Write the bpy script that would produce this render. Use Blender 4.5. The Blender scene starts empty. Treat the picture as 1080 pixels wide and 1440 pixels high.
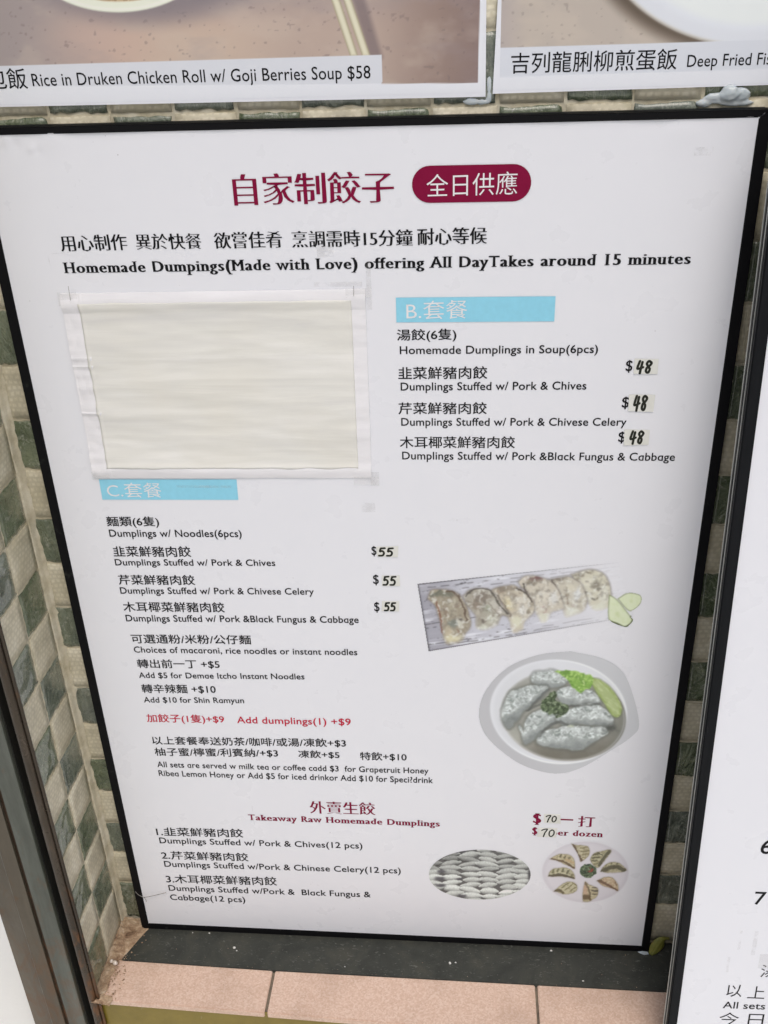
import bpy, bmesh, math, random
import numpy as np
from mathutils import Vector, Matrix, noise as mnoise
random.seed(7); RNG = np.random.RandomState(11)
S = bpy.context.scene; C = S.collection

# ------------------------------------------------------------------ camera, sky, sun, exposure
cam_d = bpy.data.cameras.new('camera'); cam = bpy.data.objects.new('camera', cam_d); C.objects.link(cam)
cam.location = (0.3871, -0.7931, 1.0244); cam.rotation_euler = (1.0737, 0.0313, 0.0783)
cam_d.sensor_fit = 'HORIZONTAL'; cam_d.sensor_width = 36.0; cam_d.lens = 1373.0 / 1080.0 * 36.0
cam_d.clip_start = 0.01; cam_d.clip_end = 500.0
S.camera = cam
SUN_EL, SUN_AZ = math.radians(60), math.radians(12)     # azimuth measured from -Y towards +X
W = bpy.data.worlds.new('World'); S.world = W; W.use_nodes = True
nt = W.node_tree; bg = nt.nodes['Background']; sky = nt.nodes.new('ShaderNodeTexSky')
sky.sky_type = 'NISHITA'; sky.sun_disc = False; sky.sun_elevation = SUN_EL; sky.sun_rotation = math.pi - SUN_AZ
sky.dust_density = 6.0; sky.air_density = 1.0; sky.ozone_density = 0.5
nt.links.new(sky.outputs[0], bg.inputs[0]); bg.inputs[1].default_value = 0.12
sd = bpy.data.lights.new('sun', 'SUN'); sun = bpy.data.objects.new('sun', sd); C.objects.link(sun)
sd.energy = 1.5; sd.angle = math.radians(40); sd.color = (0.96, 0.98, 1.0)
dirv = Vector((math.sin(SUN_AZ) * math.cos(SUN_EL), -math.cos(SUN_AZ) * math.cos(SUN_EL), math.sin(SUN_EL)))
sun.rotation_euler = dirv.to_track_quat('Z', 'Y').to_euler(); sun.location = dirv * 5
S.view_settings.view_transform = 'Standard'; S.view_settings.look = 'None'; S.view_settings.gamma = 1.0
S.view_settings.exposure = -0.41

# ------------------------------------------------------------------ materials
def lin(c):
    c = np.asarray(c, float) / 255.0
    return np.where(c <= 0.04045, c / 12.92, ((c + 0.055) / 1.055) ** 2.4)
class M:
    def __init__(s, name, col=(.5, .5, .5), rough=.5, metal=0., spec=.5, coat=0.):
        s.m = bpy.data.materials.new(name); s.m.use_nodes = True; s.nt = s.m.node_tree; s.N = s.nt.nodes; s.L = s.nt.links
        s.b = s.N['Principled BSDF']
        s.set('Base Color', (*col, 1)); s.set('Roughness', rough); s.set('Metallic', metal); s.set('Specular IOR Level', spec); s.set('Coat Weight', coat)
        s.tc = s.N.new('ShaderNodeTexCoord'); s.co = s.tc.outputs['Object']
    def set(s, k, v): s.b.inputs[k].default_value = v
    def link(s, a, b): s.L.new(a, b)
    def mapping(s, scale=(1, 1, 1), rot=(0, 0, 0), loc=(0, 0, 0), src=None):
        n = s.N.new('ShaderNodeMapping'); n.inputs['Scale'].default_value = scale; n.inputs['Rotation'].default_value = rot
        n.inputs['Location'].default_value = loc; s.link(src or s.co, n.inputs['Vector']); return n.outputs[0]
    def noise(s, scale, detail=4, rough=.55, vec=None, dist=0., out='Fac'):
        n = s.N.new('ShaderNodeTexNoise'); n.inputs['Scale'].default_value = scale; n.inputs['Detail'].default_value = detail
        n.inputs['Roughness'].default_value = rough; n.inputs['Distortion'].default_value = dist
        s.link(vec or s.co, n.inputs['Vector']); return n.outputs[out]
    def voro(s, scale, vec=None, feat='F1', out='Distance'):
        n = s.N.new('ShaderNodeTexVoronoi'); n.feature = feat; n.inputs['Scale'].default_value = scale
        s.link(vec or s.co, n.inputs['Vector']); return n.outputs[out]
    def ramp(s, f, stops, interp='LINEAR'):
        n = s.N.new('ShaderNodeValToRGB'); r = n.color_ramp; r.interpolation = interp
        while len(r.elements) < len(stops): r.elements.new(.5)
        for e, (p, c) in zip(r.elements, stops):
            e.position = p; e.color = (*c, 1) if len(c) == 3 else c
        s.link(f, n.inputs[0]); return n.outputs[0]
    def val(s, f, a, b, lo=0., hi=1.):
        n = s.N.new('ShaderNodeMapRange'); n.inputs[1].default_value = a; n.inputs[2].default_value = b
        n.inputs[3].default_value = lo; n.inputs[4].default_value = hi; s.link(f, n.inputs[0]); return n.outputs[0]
    def math(s, op, a, b=None):
        n = s.N.new('ShaderNodeMath'); n.operation = op
        for i, v in enumerate((a, b)):
            if v is None: continue
            if isinstance(v, (int, float)): n.inputs[i].default_value = v
            else: s.link(v, n.inputs[i])
        return n.outputs[0]
    def mix(s, f, a, b, mode='MIX'):
        n = s.N.new('ShaderNodeMix'); n.data_type = 'RGBA'; n.blend_type = mode
        for k, v in ((0, f), (6, a), (7, b)):
            if isinstance(v, (int, float)): n.inputs[k].default_value = v
            elif isinstance(v, tuple): n.inputs[k].default_value = (*v, 1)
            else: s.link(v, n.inputs[k])
        return n.outputs[2]
    def color(s, o): s.link(o, s.b.inputs['Base Color'])
    def rough(s, o): s.link(o, s.b.inputs['Roughness'])
    def bump(s, h, strength=.5, dist=.001):
        n = s.N.new('ShaderNodeBump'); n.inputs['Strength'].default_value = strength; n.inputs['Distance'].default_value = dist
        if getattr(s, '_bump', None): s.link(s._bump, n.inputs['Normal'])
        s.link(h, n.inputs['Height']); s._bump = n.outputs[0]; s.link(s._bump, s.b.inputs['Normal'])
    def objrand(s):
        n = s.N.new('ShaderNodeObjectInfo'); return n.outputs['Random']
    def shifted(s, amount=7.0):
        """object coordinates moved by each object's own random number, so copies differ"""
        r = s.objrand(); n = s.N.new('ShaderNodeVectorMath'); n.operation = 'ADD'
        c = s.N.new('ShaderNodeCombineXYZ')
        for i, k in enumerate((1.0, 1.7, 2.3)): s.link(s.math('MULTIPLY', r, amount * k), c.inputs[i])
        s.link(s.co, n.inputs[0]); s.link(c.outputs[0], n.inputs[1]); return n.outputs[0]
WHITE = (0.765, 0.782, 0.825)

def panel_mat(name, base, specks=True):
    m = M(name, base, .30, spec=.35)
    d = m.noise(9, 3); c = m.mix(m.val(d, .3, .8, 0, .03), base, (base[0] * .8, base[1] * .8, base[2] * .83))
    if specks:
        v = m.voro(60); w = m.noise(31, 2)
        mask = m.math('MULTIPLY', m.val(v, .045, .03), m.val(w, .60, .66))
        c = m.mix(m.math('MULTIPLY', mask, .55), c, (.16, .15, .15))
        # scuffs: short grey streaks where dust stuck to old tape glue
        sc = m.noise(60, 6, .75, m.mapping((1, 1, .35))); pl = m.noise(11, 2, vec=m.mapping(loc=(3, 1, 2)))
        c = m.mix(m.math('MULTIPLY', m.math('MULTIPLY', m.val(sc, .66, .72), m.val(pl, .66, .72)), .07), c, (.40, .39, .39))
    m.color(c); m.rough(m.val(m.noise(25, 5), .3, .8, .24, .42))
    m.bump(m.noise(14, 3), .25, .002); m.bump(m.noise(260, 2), .06, .0006)
    return m.m
MAT = {}
MAT['panel'] = panel_mat('vinyl_panel', WHITE)
MAT['panel2'] = panel_mat('vinyl_panel_bright', (.77, .79, .84), False)
MAT['paper'] = panel_mat('poster_paper', (.78, .805, .86), False)
def ink(name, rgb, rough=.45):
    m = M(name, tuple(rgb), rough, spec=.14); n = m.noise(180, 3)
    m.color(m.mix(m.val(n, .35, .75, 0, .25), tuple(rgb), tuple(min(1, x * 1.25 + .004) for x in rgb))); return m.m
MAT['black'] = ink('black_ink', (.007, .007, .009)); MAT['red'] = ink('wine_red_ink', (.205, .002, .038))
MAT['red2'] = ink('bright_red_ink', (.50, .018, .05)); MAT['white'] = ink('white_print', (.76, .76, .78))
MAT['blue'] = ink('sky_blue_print', tuple(lin((136, 198, 219)) * 1.10)); MAT['marker'] = ink('black_marker', (.022, .024, .018), .55)
MAT['strip'] = ink('caption_grey', tuple(lin((203, 203, 210)) * 1.1), .3)
m = M('black_frame', (.010, .010, .011), .5, spec=.10); n = m.noise(70, 6, .7, m.mapping((1, 1, 1)))
m.color(m.mix(m.val(n, .62, .75, 0, .45), (.006, .006, .007), (.05, .052, .045))); m.rough(m.val(m.noise(40, 4), .3, .7, .38, .6)); m.bump(m.noise(120, 4), .2, .0005); MAT['frame'] = m.m
m = M('aluminium_edge', (.42, .43, .42), .34, metal=.85); n = m.noise(50, 6, .7, m.mapping((1, 1, .06)))
m.color(m.ramp(n, [(.3, (.20, .21, .20)), (.5, (.42, .43, .41)), (.7, (.60, .60, .58))])); MAT['alu'] = m.m
m = M('dark_aluminium', (.03, .03, .03), .5, metal=0, spec=.08); n = m.noise(60, 6, .7, m.mapping((1, 1, .08)))
m.color(m.ramp(n, [(.3, (.006, .007, .008)), (.62, (.011, .012, .014)), (.82, (.06, .063, .065))])); MAT['dalu'] = m.m

def vcol_mat(name, rough=.33, fine=0.):
    m = M(name, (.8, .8, .8), rough, spec=.45); a = m.N.new('ShaderNodeAttribute'); a.attribute_name = 'print'; a.attribute_type = 'GEOMETRY'
    m.color(a.outputs['Color']); m.bump(m.noise(14, 3), .25, .002); return m.m
MAT['print'] = vcol_mat('printed_photo')

def dark_tile():
    m = M('slate_tile', (.09, .10, .08), .3, spec=.6, coat=.9); m.set('Coat Roughness', .05); v = m.shifted(); r = m.objrand()
    n1 = m.noise(38, 6, .62, v, .8); n2 = m.noise(150, 5, .7, v, 1.2)
    c = m.ramp(n1, [(.25, (.040, .055, .026)), (.42, (.100, .130, .070)), (.58, (.160, .190, .115)), (.8, (.30, .33, .21))])
    grey = m.ramp(n1, [(.25, (.065, .080, .060)), (.48, (.145, .168, .132)), (.8, (.32, .345, .28))])
    c = m.mix(m.val(r, .35, .9), c, grey)
    n3 = m.noise(26, 5, .6, m.mapping((1, 1, .45), (0, .5, 0), src=v), 2.0); glint = m.val(m.math('ABSOLUTE', m.math('SUBTRACT', n3, .5)), .022, .0)
    c = m.mix(m.math('MULTIPLY', glint, m.val(n2, .45, .6, 0, .75)), c, (.42, .43, .36)); c = m.mix(m.val(n2, .60, .72, 0, .6), c, (.32, .33, .26)); m.color(c)  # pale streak highlights painted into the slate colour
    m.bump(n3, 1., .0060); m.rough(m.val(n2, .3, .75, .16, .5)); m.bump(n1, 1., .0042); m.bump(n2, .5, .0010)
    return m.m
def light_tile(name, a, b):
    """cream stone tile moulded with short staggered ribs"""
    m = M(name, a, .5, spec=.4); v = m.shifted(); r = m.objrand()
    br = m.N.new('ShaderNodeTexBrick'); nd = m.N.new('ShaderNodeVectorMath'); nd.operation = 'MULTIPLY_ADD'; nv = m.noise(60, 2, out='Color'); m.link(nv, nd.inputs[0]); nd.inputs[1].default_value = (.006, .006, .006); m.link(m.co, nd.inputs[2]); m.link(m.mapping((1, 1, 1), (math.pi / 2, .22, 0), src=nd.outputs[0]), br.inputs['Vector'])
    br.inputs['Scale'].default_value = 1.0; br.inputs['Brick Width'].default_value = .0062; br.inputs['Row Height'].default_value = .0050; br.offset = .5
    br.inputs['Mortar Size'].default_value = .0021; br.inputs['Mortar Smooth'].default_value = 1.0
    n = m.noise(45, 5, .6, v); n2 = m.noise(260, 4, .7, v)
    c = m.ramp(n, [(.3, tuple(x * .72 for x in a)), (.5, a), (.72, b)])
    c = m.mix(m.val(r, 0, 1, 0, .22), c, (.34, .30, .18)); c = m.mix(m.val(m.noise(8, 3, vec=v), .5, .7, 0, .35), c, (.46, .41, .25)); c = m.mix(m.val(br.outputs['Fac'], .25, .9, 0, .32), c, tuple(x * .62 for x in a)); c = m.mix(m.math('MULTIPLY', m.val(br.outputs['Fac'], .5, 0, 0, .34), m.val(n2, .45, .62, .1, 1.)), c, (.82, .78, .68)); m.color(c)  # rib tops lightened and gaps darkened, relief shading put into the colour
    m.rough(m.val(n2, .3, .7, .34, .6)); m.bump(br.outputs['Fac'], -1., .0022); m.bump(n, .5, .0016); m.bump(n2, .3, .0004)
    return m.m
MAT['slate'] = dark_tile(); MAT['cream'] = light_tile('ribbed_cream_tile', (.66, .61, .46), (.80, .76, .62))
m = M('grout', (.50, .46, .36), .85); n = m.noise(60, 6, .7); m.color(m.ramp(n, [(.3, (.44, .39, .26)), (.5, (.60, .55, .41)), (.7, (.72, .68, .55))])); m.bump(m.noise(220, 5, .7), .6, .0010); MAT['grout'] = m.m
m = M('dirty_mortar', (.33, .27, .18), .9); n = m.noise(70, 7, .75, dist=.5); m.color(m.ramp(n, [(.32, (.06, .035, .022)), (.40, (.26, .16, .095)), (.55, (.48, .35, .23)), (.7, (.66, .55, .43))])); m.bump(m.noise(180, 6, .75), .9, .002); MAT['mortar'] = m.m
m = M('black_slate_slab', (.035, .038, .034), .6, spec=.25); n = m.noise(26, 7, .68, dist=.6); n2 = m.noise(120, 6, .7, m.mapping((1, 2.4, 1)), 1.5)
c = m.ramp(n, [(.25, (.028, .030, .026)), (.5, (.042, .045, .039)), (.72, (.062, .062, .050))]); c = m.mix(m.val(n2, .585, .68, 0, .75), c, (.16, .165, .145)); m.color(c)
m.rough(m.val(n2, .3, .7, .42, .65)); m.bump(n, .6, .002); m.bump(n2, .35, .0006); MAT['slab'] = m.m
m = M('speckled_pink_tile', (.5, .35, .27), .42, spec=.4); n = m.noise(420, 3, .6); v = m.voro(620, out='Color'); n3 = m.noise(12, 3)
sepr = m.N.new('ShaderNodeSeparateColor'); m.link(v, sepr.inputs[0])
c = m.ramp(sepr.outputs[0], [(.0, (.58, .405, .31)), (.3, (.62, .44, .34)), (.6, (.655, .475, .375)), (.9, (.70, .535, .44))])
c = m.mix(m.val(n3, .5, .75, 0, .35), c, (.30, .20, .14)); m.color(c); m.bump(n, .25, .0004); MAT['pink'] = m.m
m = M('tile_joint', (.16, .13, .10), .9); n = m.noise(90, 5); m.color(m.ramp(n, [(.3, (.09, .07, .055)), (.7, (.22, .18, .13))])); m.bump(n, .5, .001); MAT['joint'] = m.m
m = M('olive_paint', (.14, .115, .030), .38, spec=.4); n = m.noise(20, 6, .65); n2 = m.noise(90, 6, .72, dist=1.)
c = m.ramp(n, [(.3, (.175, .130, .018)), (.6, (.230, .175, .028)), (.8, (.28, .22, .06))]); c = m.mix(m.val(n2, .64, .72, 0, .6), c, (.30, .26, .16)); m.color(c); m.bump(n2, .3, .0008); MAT['olive'] = m.m
m = M('pale_pavement', (.70, .70, .66), .7); n = m.noise(3, 7, .6); m.color(m.ramp(n, [(.3, (.86, .86, .82)), (.7, (.90, .90, .86))])); m.bump(m.noise(60, 5), .3, .002); MAT['pave'] = m.m
def metal_mat(name, stops, rust=.3, metal=.35, rough=.4):
    m = M(name, stops[1], rough, metal=metal); n = m.noise(22, 7, .68, m.mapping((1, 1, .12)), .4); n2 = m.noise(55, 7, .75, m.mapping((1, 1, .5)), 1.0)
    sx = m.N.new('ShaderNodeSeparateXYZ'); m.link(m.tc.outputs['Object'], sx.inputs[0])
    c = m.ramp(n, [(.25, stops[0]), (.5, stops[1]), (.75, stops[2])])
    low = m.math('ADD', m.val(sx.outputs[2], 0.0, 0.25, .17, 0.), n2)        # rust creeps up from the foot
    c = m.mix(m.math('MULTIPLY', m.val(low, .60, .74), rust), c, (.20, .085, .03)); m.color(c); m.rough(m.val(n2, .3, .7, rough - .12, rough + .2)); m.bump(n2, .25, .0008); return m.m
MAT['tube'] = metal_mat('brown_steel_tube', [(.020, .015, .010), (.060, .047, .033), (.16, .13, .10)], .6, .5, .3)
MAT['channel'] = metal_mat('grey_steel_channel', [(.050, .056, .045), (.098, .108, .090), (.16, .17, .15)], .28)
MAT['facing'] = metal_mat('brown_steel_facing', [(.055, .047, .033), (.098, .083, .059), (.15, .128, .094)], .3)
MAT['groove'] = metal_mat('rusty_groove', [(.02, .013, .008), (.045, .026, .014), (.09, .05, .028)], .5)
m = M('slot_shade_black', (.006, .006, .005), .8); m.color(m.ramp(m.noise(30), [(.3, (.004, .004, .003)), (.7, (.012, .011, .008))])); MAT['recess'] = m.m  # near-black colour stands in for the shade deep in the slot
m = M('film_sleeve', (.80, .80, .82), .22, spec=.55); n = m.noise(40, 4, .6, m.mapping((.6, 1, 2.2))); m.color(m.mix(m.val(n, .4, .7, 0, .3), (.80, .80, .825), (.70, .70, .73))); m.bump(n, .35, .0015); MAT['film'] = m.m
m = M('yellowed_paper', (.68, .67, .60), .3, spec=.5); n = m.noise(16, 6, .62, m.mapping((.22, 1, 2.8)), .5); n2 = m.noise(8, 3)
c = m.ramp(n, [(.28, (.66, .66, .635)), (.5, (.745, .745, .70)), (.72, (.83, .83, .80))]); c = m.mix(m.val(n2, .5, .7, 0, .4), c, (.71, .685, .59)); m.color(c); m.bump(n, .4, .002); MAT['insert'] = m.m  # pale and grey streaks paint crease highlights and shading into the paper
m = M('sticker_paper', (.66, .66, .60), .45); n = m.noise(90, 4); m.color(m.ramp(n, [(.3, (.67, .68, .625)), (.7, (.745, .755, .72))])); m.bump(n, .3, .0006); MAT['sticker'] = m.m
m = M('old_tape', (.74, .735, .72), .18, spec=.6); m.set('Alpha', .18); n = m.noise(60, 4, .7); m.color(m.ramp(n, [(.35, (.60, .59, .57)), (.65, (.80, .80, .80))])); m.bump(n, .6, .0008); MAT['tape'] = m.m
m = M('tape_glue', (.5, .49, .47), .4); n = m.noise(70, 6, .75); m.color(m.ramp(n, [(.3, (.36, .35, .33)), (.7, (.68, .67, .66))])); m.link(m.val(n, .40, .72, 0., .32), m.b.inputs['Alpha']); MAT['glue'] = m.m
m = M('silicone', (.50, .58, .63), .15, spec=.6); m.set('Alpha', .8); m.set('Subsurface Weight', .35); m.set('Subsurface Radius', (.004, .005, .006)); n = m.noise(60, 4); m.color(m.ramp(n, [(.3, (.56, .63, .66)), (.7, (.74, .80, .83))])); m.bump(n, .4, .001); MAT['silicone'] = m.m
m = M('leaf', (.17, .17, .03), .5); n = m.noise(60, 5); m.color(m.ramp(n, [(.3, (.12, .135, .02)), (.55, (.21, .21, .04)), (.75, (.26, .17, .045))])); m.bump(m.noise(150, 3), .5, .001); MAT['leaf'] = m.m
m = M('paint_chip', (.75, .74, .70), .6); m.color(m.ramp(m.noise(200), [(.3, (.6, .59, .55)), (.7, (.8, .8, .77))])); MAT['chip'] = m.m
m = M('thread', (.22, .21, .19), .8); m.color(m.ramp(m.noise(200), [(.3, (.15, .14, .13)), (.7, (.3, .29, .27))])); MAT['thread'] = m.m
m = M('pearl_bead', (.72, .62, .52), .15, spec=.8, coat=.5); m.color(m.ramp(m.noise(300), [(.3, (.62, .50, .40)), (.7, (.82, .76, .70))])); MAT['bead'] = m.m

# ------------------------------------------------------------------ object helpers
def tag(o, label=None, cat=None, group=None, kind=None):
    if label: o['label'] = label
    if cat: o['category'] = cat
    if group: o['group'] = group
    if kind: o['kind'] = kind
    return o
def empty(name, loc, label=None, cat=None, group=None, rot=(0, 0, 0)):
    o = bpy.data.objects.new(name, None); C.objects.link(o); o.location = loc; o.rotation_euler = rot
    o.empty_display_size = .02
    return tag(o, label, cat, group)
def link_mesh(name, me, mat, parent=None, smooth=False):
    if mat is not None and not me.materials: me.materials.append(mat)
    o = bpy.data.objects.new(name, me); C.objects.link(o)
    if smooth: me.polygons.foreach_set('use_smooth', [True] * len(me.polygons))
    if parent is not None: o.parent = parent
    return o
def pyobj(name, V, F, mat, parent=None, smooth=False):
    me = bpy.data.meshes.new(name); me.from_pydata([tuple(v) for v in V], [], [tuple(f) for f in F]); me.update()
    return link_mesh(name, me, mat, parent, smooth)
def box(name, a, b, mat, parent=None, bev=0., loc=None):
    bm = bmesh.new(); bmesh.ops.create_cube(bm, size=1)
    for v in bm.verts: v.co = Vector([(a[i] + b[i]) / 2 + v.co[i] * (b[i] - a[i]) for i in range(3)])
    if bev: bmesh.ops.bevel(bm, geom=bm.edges[:], offset=bev, segments=2, affect='EDGES', profile=.6)
    me = bpy.data.meshes.new(name); bm.to_mesh(me); bm.free()
    return link_mesh(name, me, mat, parent)
def prism(name, poly, y0, y1, mat, parent=None, bev=0.):
    """polygon in x,z pushed along y; or in x,y along z when name ends with '|z' """
    bm = bmesh.new(); f = [bm.verts.new((x, y0, z)) for x, z in poly]; g = [bm.verts.new((x, y1, z)) for x, z in poly]
    n = len(poly); bm.faces.new(f); bm.faces.new(g[::-1])
    for i in range(n): bm.faces.new((f[i], g[i], g[(i + 1) % n], f[(i + 1) % n]))
    bmesh.ops.recalc_face_normals(bm, faces=bm.faces[:])
    if bev: bmesh.ops.bevel(bm, geom=bm.edges[:], offset=bev, segments=2, affect='EDGES')
    me = bpy.data.meshes.new(name); bm.to_mesh(me); bm.free(); return link_mesh(name, me, mat, parent)
def slab_z(name, poly, z0, z1, mat, parent=None, bev=0.):
    bm = bmesh.new(); f = [bm.verts.new((x, y, z0)) for x, y in poly]; g = [bm.verts.new((x, y, z1)) for x, y in poly]
    n = len(poly); bm.faces.new(f[::-1]); bm.faces.new(g)
    for i in range(n): bm.faces.new((f[i], f[(i + 1) % n], g[(i + 1) % n], g[i]))
    bmesh.ops.recalc_face_normals(bm, faces=bm.faces[:])
    if bev: bmesh.ops.bevel(bm, geom=[e for e in bm.edges], offset=bev, segments=2, affect='EDGES')
    me = bpy.data.meshes.new(name); bm.to_mesh(me); bm.free(); return link_mesh(name, me, mat, parent)
def fbm(x, y, seed=0, octs=5, gain=.55):
    """value noise on numpy arrays, 0..1"""
    out = np.zeros_like(x, float); amp = 1.; tot = 0.
    for o in range(octs):
        r = np.random.RandomState(seed * 97 + o * 13 + 5).rand(128, 128)
        xi = np.floor(x).astype(int); yi = np.floor(y).astype(int); fx = x - xi; fy = y - yi
        fx = fx * fx * (3 - 2 * fx); fy = fy * fy * (3 - 2 * fy)
        a = r[xi % 128, yi % 128]; b = r[(xi + 1) % 128, yi % 128]; c = r[xi % 128, (yi + 1) % 128]; d = r[(xi + 1) % 128, (yi + 1) % 128]
        out += amp * ((a * (1 - fx) + b * fx) * (1 - fy) + (c * (1 - fx) + d * fx) * fy); tot += amp
        amp *= gain; x = x * 2.03 + 11.7; y = y * 2.03 + 5.3
    return out / tot

# ------------------------------------------------------------------ lettering
_tc = bpy.data.curves.new('lettering', 'FONT'); _to = bpy.data.objects.new('lettering', _tc); C.objects.link(_to)
_tc.resolution_u = 3
def glyph_mesh(body, spacing=1.0, offset=0.0):
    _tc.body = body; _tc.space_character = spacing; _tc.offset = offset
    bpy.context.view_layer.update()
    me = bpy.data.meshes.new_from_object(_to.evaluated_get(bpy.context.evaluated_depsgraph_get()))
    n = len(me.vertices); V = np.zeros(n * 3); me.vertices.foreach_get('co', V); V = V.reshape(-1, 3)[:, :2].copy()
    F = [tuple(p.vertices) for p in me.polygons]; bpy.data.meshes.remove(me); return V, F
_capV, _ = glyph_mesh('H'); CAP = _capV[:, 1].max() - _capV[:, 1].min()
_xV, _ = glyph_mesh('x'); XH = _xV[:, 1].max(); _dV, _ = glyph_mesh('d'); DW = _dV[:, 0].max() - _dV[:, 0].min()
def round_a_mesh(text, spacing):
    """single-storey a: a d whose riser stops at the height of the x"""
    s = text.replace('a', 'd'); V, F = glyph_mesh(s, spacing)
    for k, ch in enumerate(text):
        if ch == 'a':
            P, _ = glyph_mesh(s[:k + 1], spacing); x1 = P[:, 0].max(); m_ = (V[:, 0] > x1 - DW - .004) & (V[:, 0] < x1 + .004) & (V[:, 1] > XH); V[m_, 1] = XH
    return V, F
def weld(V, F):
    key = {}; idx = np.zeros(len(V), int); out = []
    for i, v in enumerate(np.round(V, 5)):
        k = (v[0], v[1])
        if k not in key: key[k] = len(out); out.append(V[i])
        idx[i] = key[k]
    F2 = []
    for f in F:
        g = []
        for i in f:
            j = idx[i]
            if not g or g[-1] != j: g.append(j)
        if len(g) > 1 and g[0] == g[-1]: g.pop()
        if len(g) > 2: F2.append(tuple(g))
    return np.array(out), F2
def contrast(V, F, bx, by):
    """swell the strokes sideways and slim them upwards, as in a Song or bold book face"""
    V, F = weld(V, F); cnt = {}
    for f in F:
        a = 0
        for i in range(len(f)):
            p, q = V[f[i]], V[f[(i + 1) % len(f)]]; a += p[0] * q[1] - q[0] * p[1]
        for i in range(len(f)):
            e = (f[i], f[(i + 1) % len(f)]); e = e if a > 0 else e[::-1]; cnt[e] = cnt.get(e, 0) + 1
    N = np.zeros_like(V); edges = [e for e in cnt if (e[1], e[0]) not in cnt]
    for i, j in edges:
        d = V[j] - V[i]; l = math.hypot(*d)
        if l < 1e-7: continue
        n = np.array([d[1], -d[0]]) / l; N[i] += n * min(1, l * 40); N[j] += n * min(1, l * 40)
    L = np.maximum(np.hypot(N[:, 0], N[:, 1]), 1e-6); N /= L[:, None]
    return V + N * np.array([bx, by]), F, edges, V
def serif_mesh(body):
    """Bold book-face lettering: sans outlines with swollen stems, slim bars and slab feet."""
    sm = _tc.space_character
    V, F = glyph_mesh(body, 1.16, 0.0)
    V2, F2, edges, V0 = contrast(V, F, .052, -.006)
    add = []; hor = []
    for i, j in edges:
        p, q = V0[i], V0[j]
        if abs(p[1] - q[1]) < .003: hor.append((q[0] > p[0], round((p[1] + q[1]) / 2, 3), min(p[0], q[0]), max(p[0], q[0])))
    hor.sort(); runs = []
    for dn, y, x0, x1 in hor:
        if runs and runs[-1][0] == dn and abs(runs[-1][1] - y) < .003 and x0 - runs[-1][3] < .002: runs[-1][3] = max(x1, runs[-1][3])
        else: runs.append([dn, y, x0, x1])
    for down, y, x0, x1 in runs:
        if not (.045 < x1 - x0 < .17): continue
        s, t = .104, .040
        if down and abs(y) < .012: add.append((x0 - s, x1 + s, y, y + t))
        elif (not down) and abs(y - CAP) < .015: add.append((x0 - s, x1 + s, y - t, y))
        elif (not down) and (abs(y - XH) < .025 or y > CAP + .01): add.append((x0 - s, x1 + .03, y - t, y))
        elif down and y < -.1: add.append((x0 - s, x1 + s, y, y + t))
    V2 = list(map(tuple, V2)); F2 = list(F2)
    for a, b, c, d in add:
        n = len(V2); V2 += [(a, c), (b, c), (b, d), (a, d)]; F2.append((n, n + 1, n + 2, n + 3))
    return np.array(V2), F2
def lettering(name, text, x0, z0, x1, z1, h, style, mat, parent, y=-.0004):
    """flat print; (x0,z0)-(x1,z1) is the foot line in metres, h the height of the letters"""
    if style == 'lat' or style == 'thinlat':
        V, F = round_a_mesh(text, 1.02); e = .014 if style == 'lat' else .004; V, F, _, _ = contrast(V, F, e, e * .7); H = CAP; base = 0.
    elif style == 'plain':
        V, F = glyph_mesh(text, 1.0, 0.); V, F, _, _ = contrast(V, F, .010, .010); H = CAP; base = 0.
    elif style == 'serif':
        V, F = serif_mesh(text); H = CAP; base = 0.
    elif style == 'song':
        V, F = glyph_mesh(text, 1.0, 0.); V, F, _, _ = contrast(V, F, .030, -.020); H = None
    elif style == 'cjkthin':
        V, F = glyph_mesh(text, 1.0, 0.); V, F, _, _ = contrast(V, F, -.004, -.004); H = None
    else:
        V, F = glyph_mesh(text, 1.0, 0.); e = .014 if style == 'cjk' else .004; V, F, _, _ = contrast(V, F, e, e * .6); H = None
    if H is None:
        base = V[:, 1].min(); H = V[:, 1].max() - base
    w = V[:, 0].max() - V[:, 0].min(); u = (V[:, 0] - V[:, 0].min()) / w; v = (V[:, 1] - base) / H * h
    P = np.zeros((len(V), 3)); P[:, 0] = x0 + (x1 - x0) * u; P[:, 2] = z0 + (z1 - z0) * u + v; P[:, 1] = y
    return pyobj(name, P, F, mat, parent)
def catmull(P, n=7):
    P = [np.array(p, float) for p in P]; P = [2 * P[0] - P[1]] + P + [2 * P[-1] - P[-2]]; out = []
    for i in range(1, len(P) - 2):
        for k in range(n):
            t = k / n; a, b, c, d = P[i - 1:i + 3]
            out.append(.5 * ((2 * b) + (c - a) * t + (2 * a - 5 * b + 4 * c - d) * t * t + (3 * b - a - 3 * c + d) * t ** 3))
    out.append(P[-2]); return np.array(out)
def ribbon(strokes, w):
    """marker strokes in the x,z plane -> verts, faces (round ends)"""
    V = []; F = []
    for st in strokes:
        p = catmull(st) if len(st) > 2 else np.array(st, float)
        d = np.gradient(p, axis=0); d /= np.maximum(np.hypot(d[:, 0], d[:, 1]), 1e-9)[:, None]; nn = np.stack([-d[:, 1], d[:, 0]], 1) * w / 2
        b = len(V)
        for q, k in zip(p, nn): V += [tuple(q + k), tuple(q - k)]
        for i in range(len(p) - 1): F.append((b + 2 * i, b + 2 * i + 1, b + 2 * i + 3, b + 2 * i + 2))
        for e in (p[0], p[-1]):
            b = len(V); V += [tuple(e + w / 2 * np.array([math.cos(t), math.sin(t)])) for t in np.linspace(0, 2 * math.pi, 10, endpoint=False)]; F.append(tuple(range(b, b + 10)))
    return V, F
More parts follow.
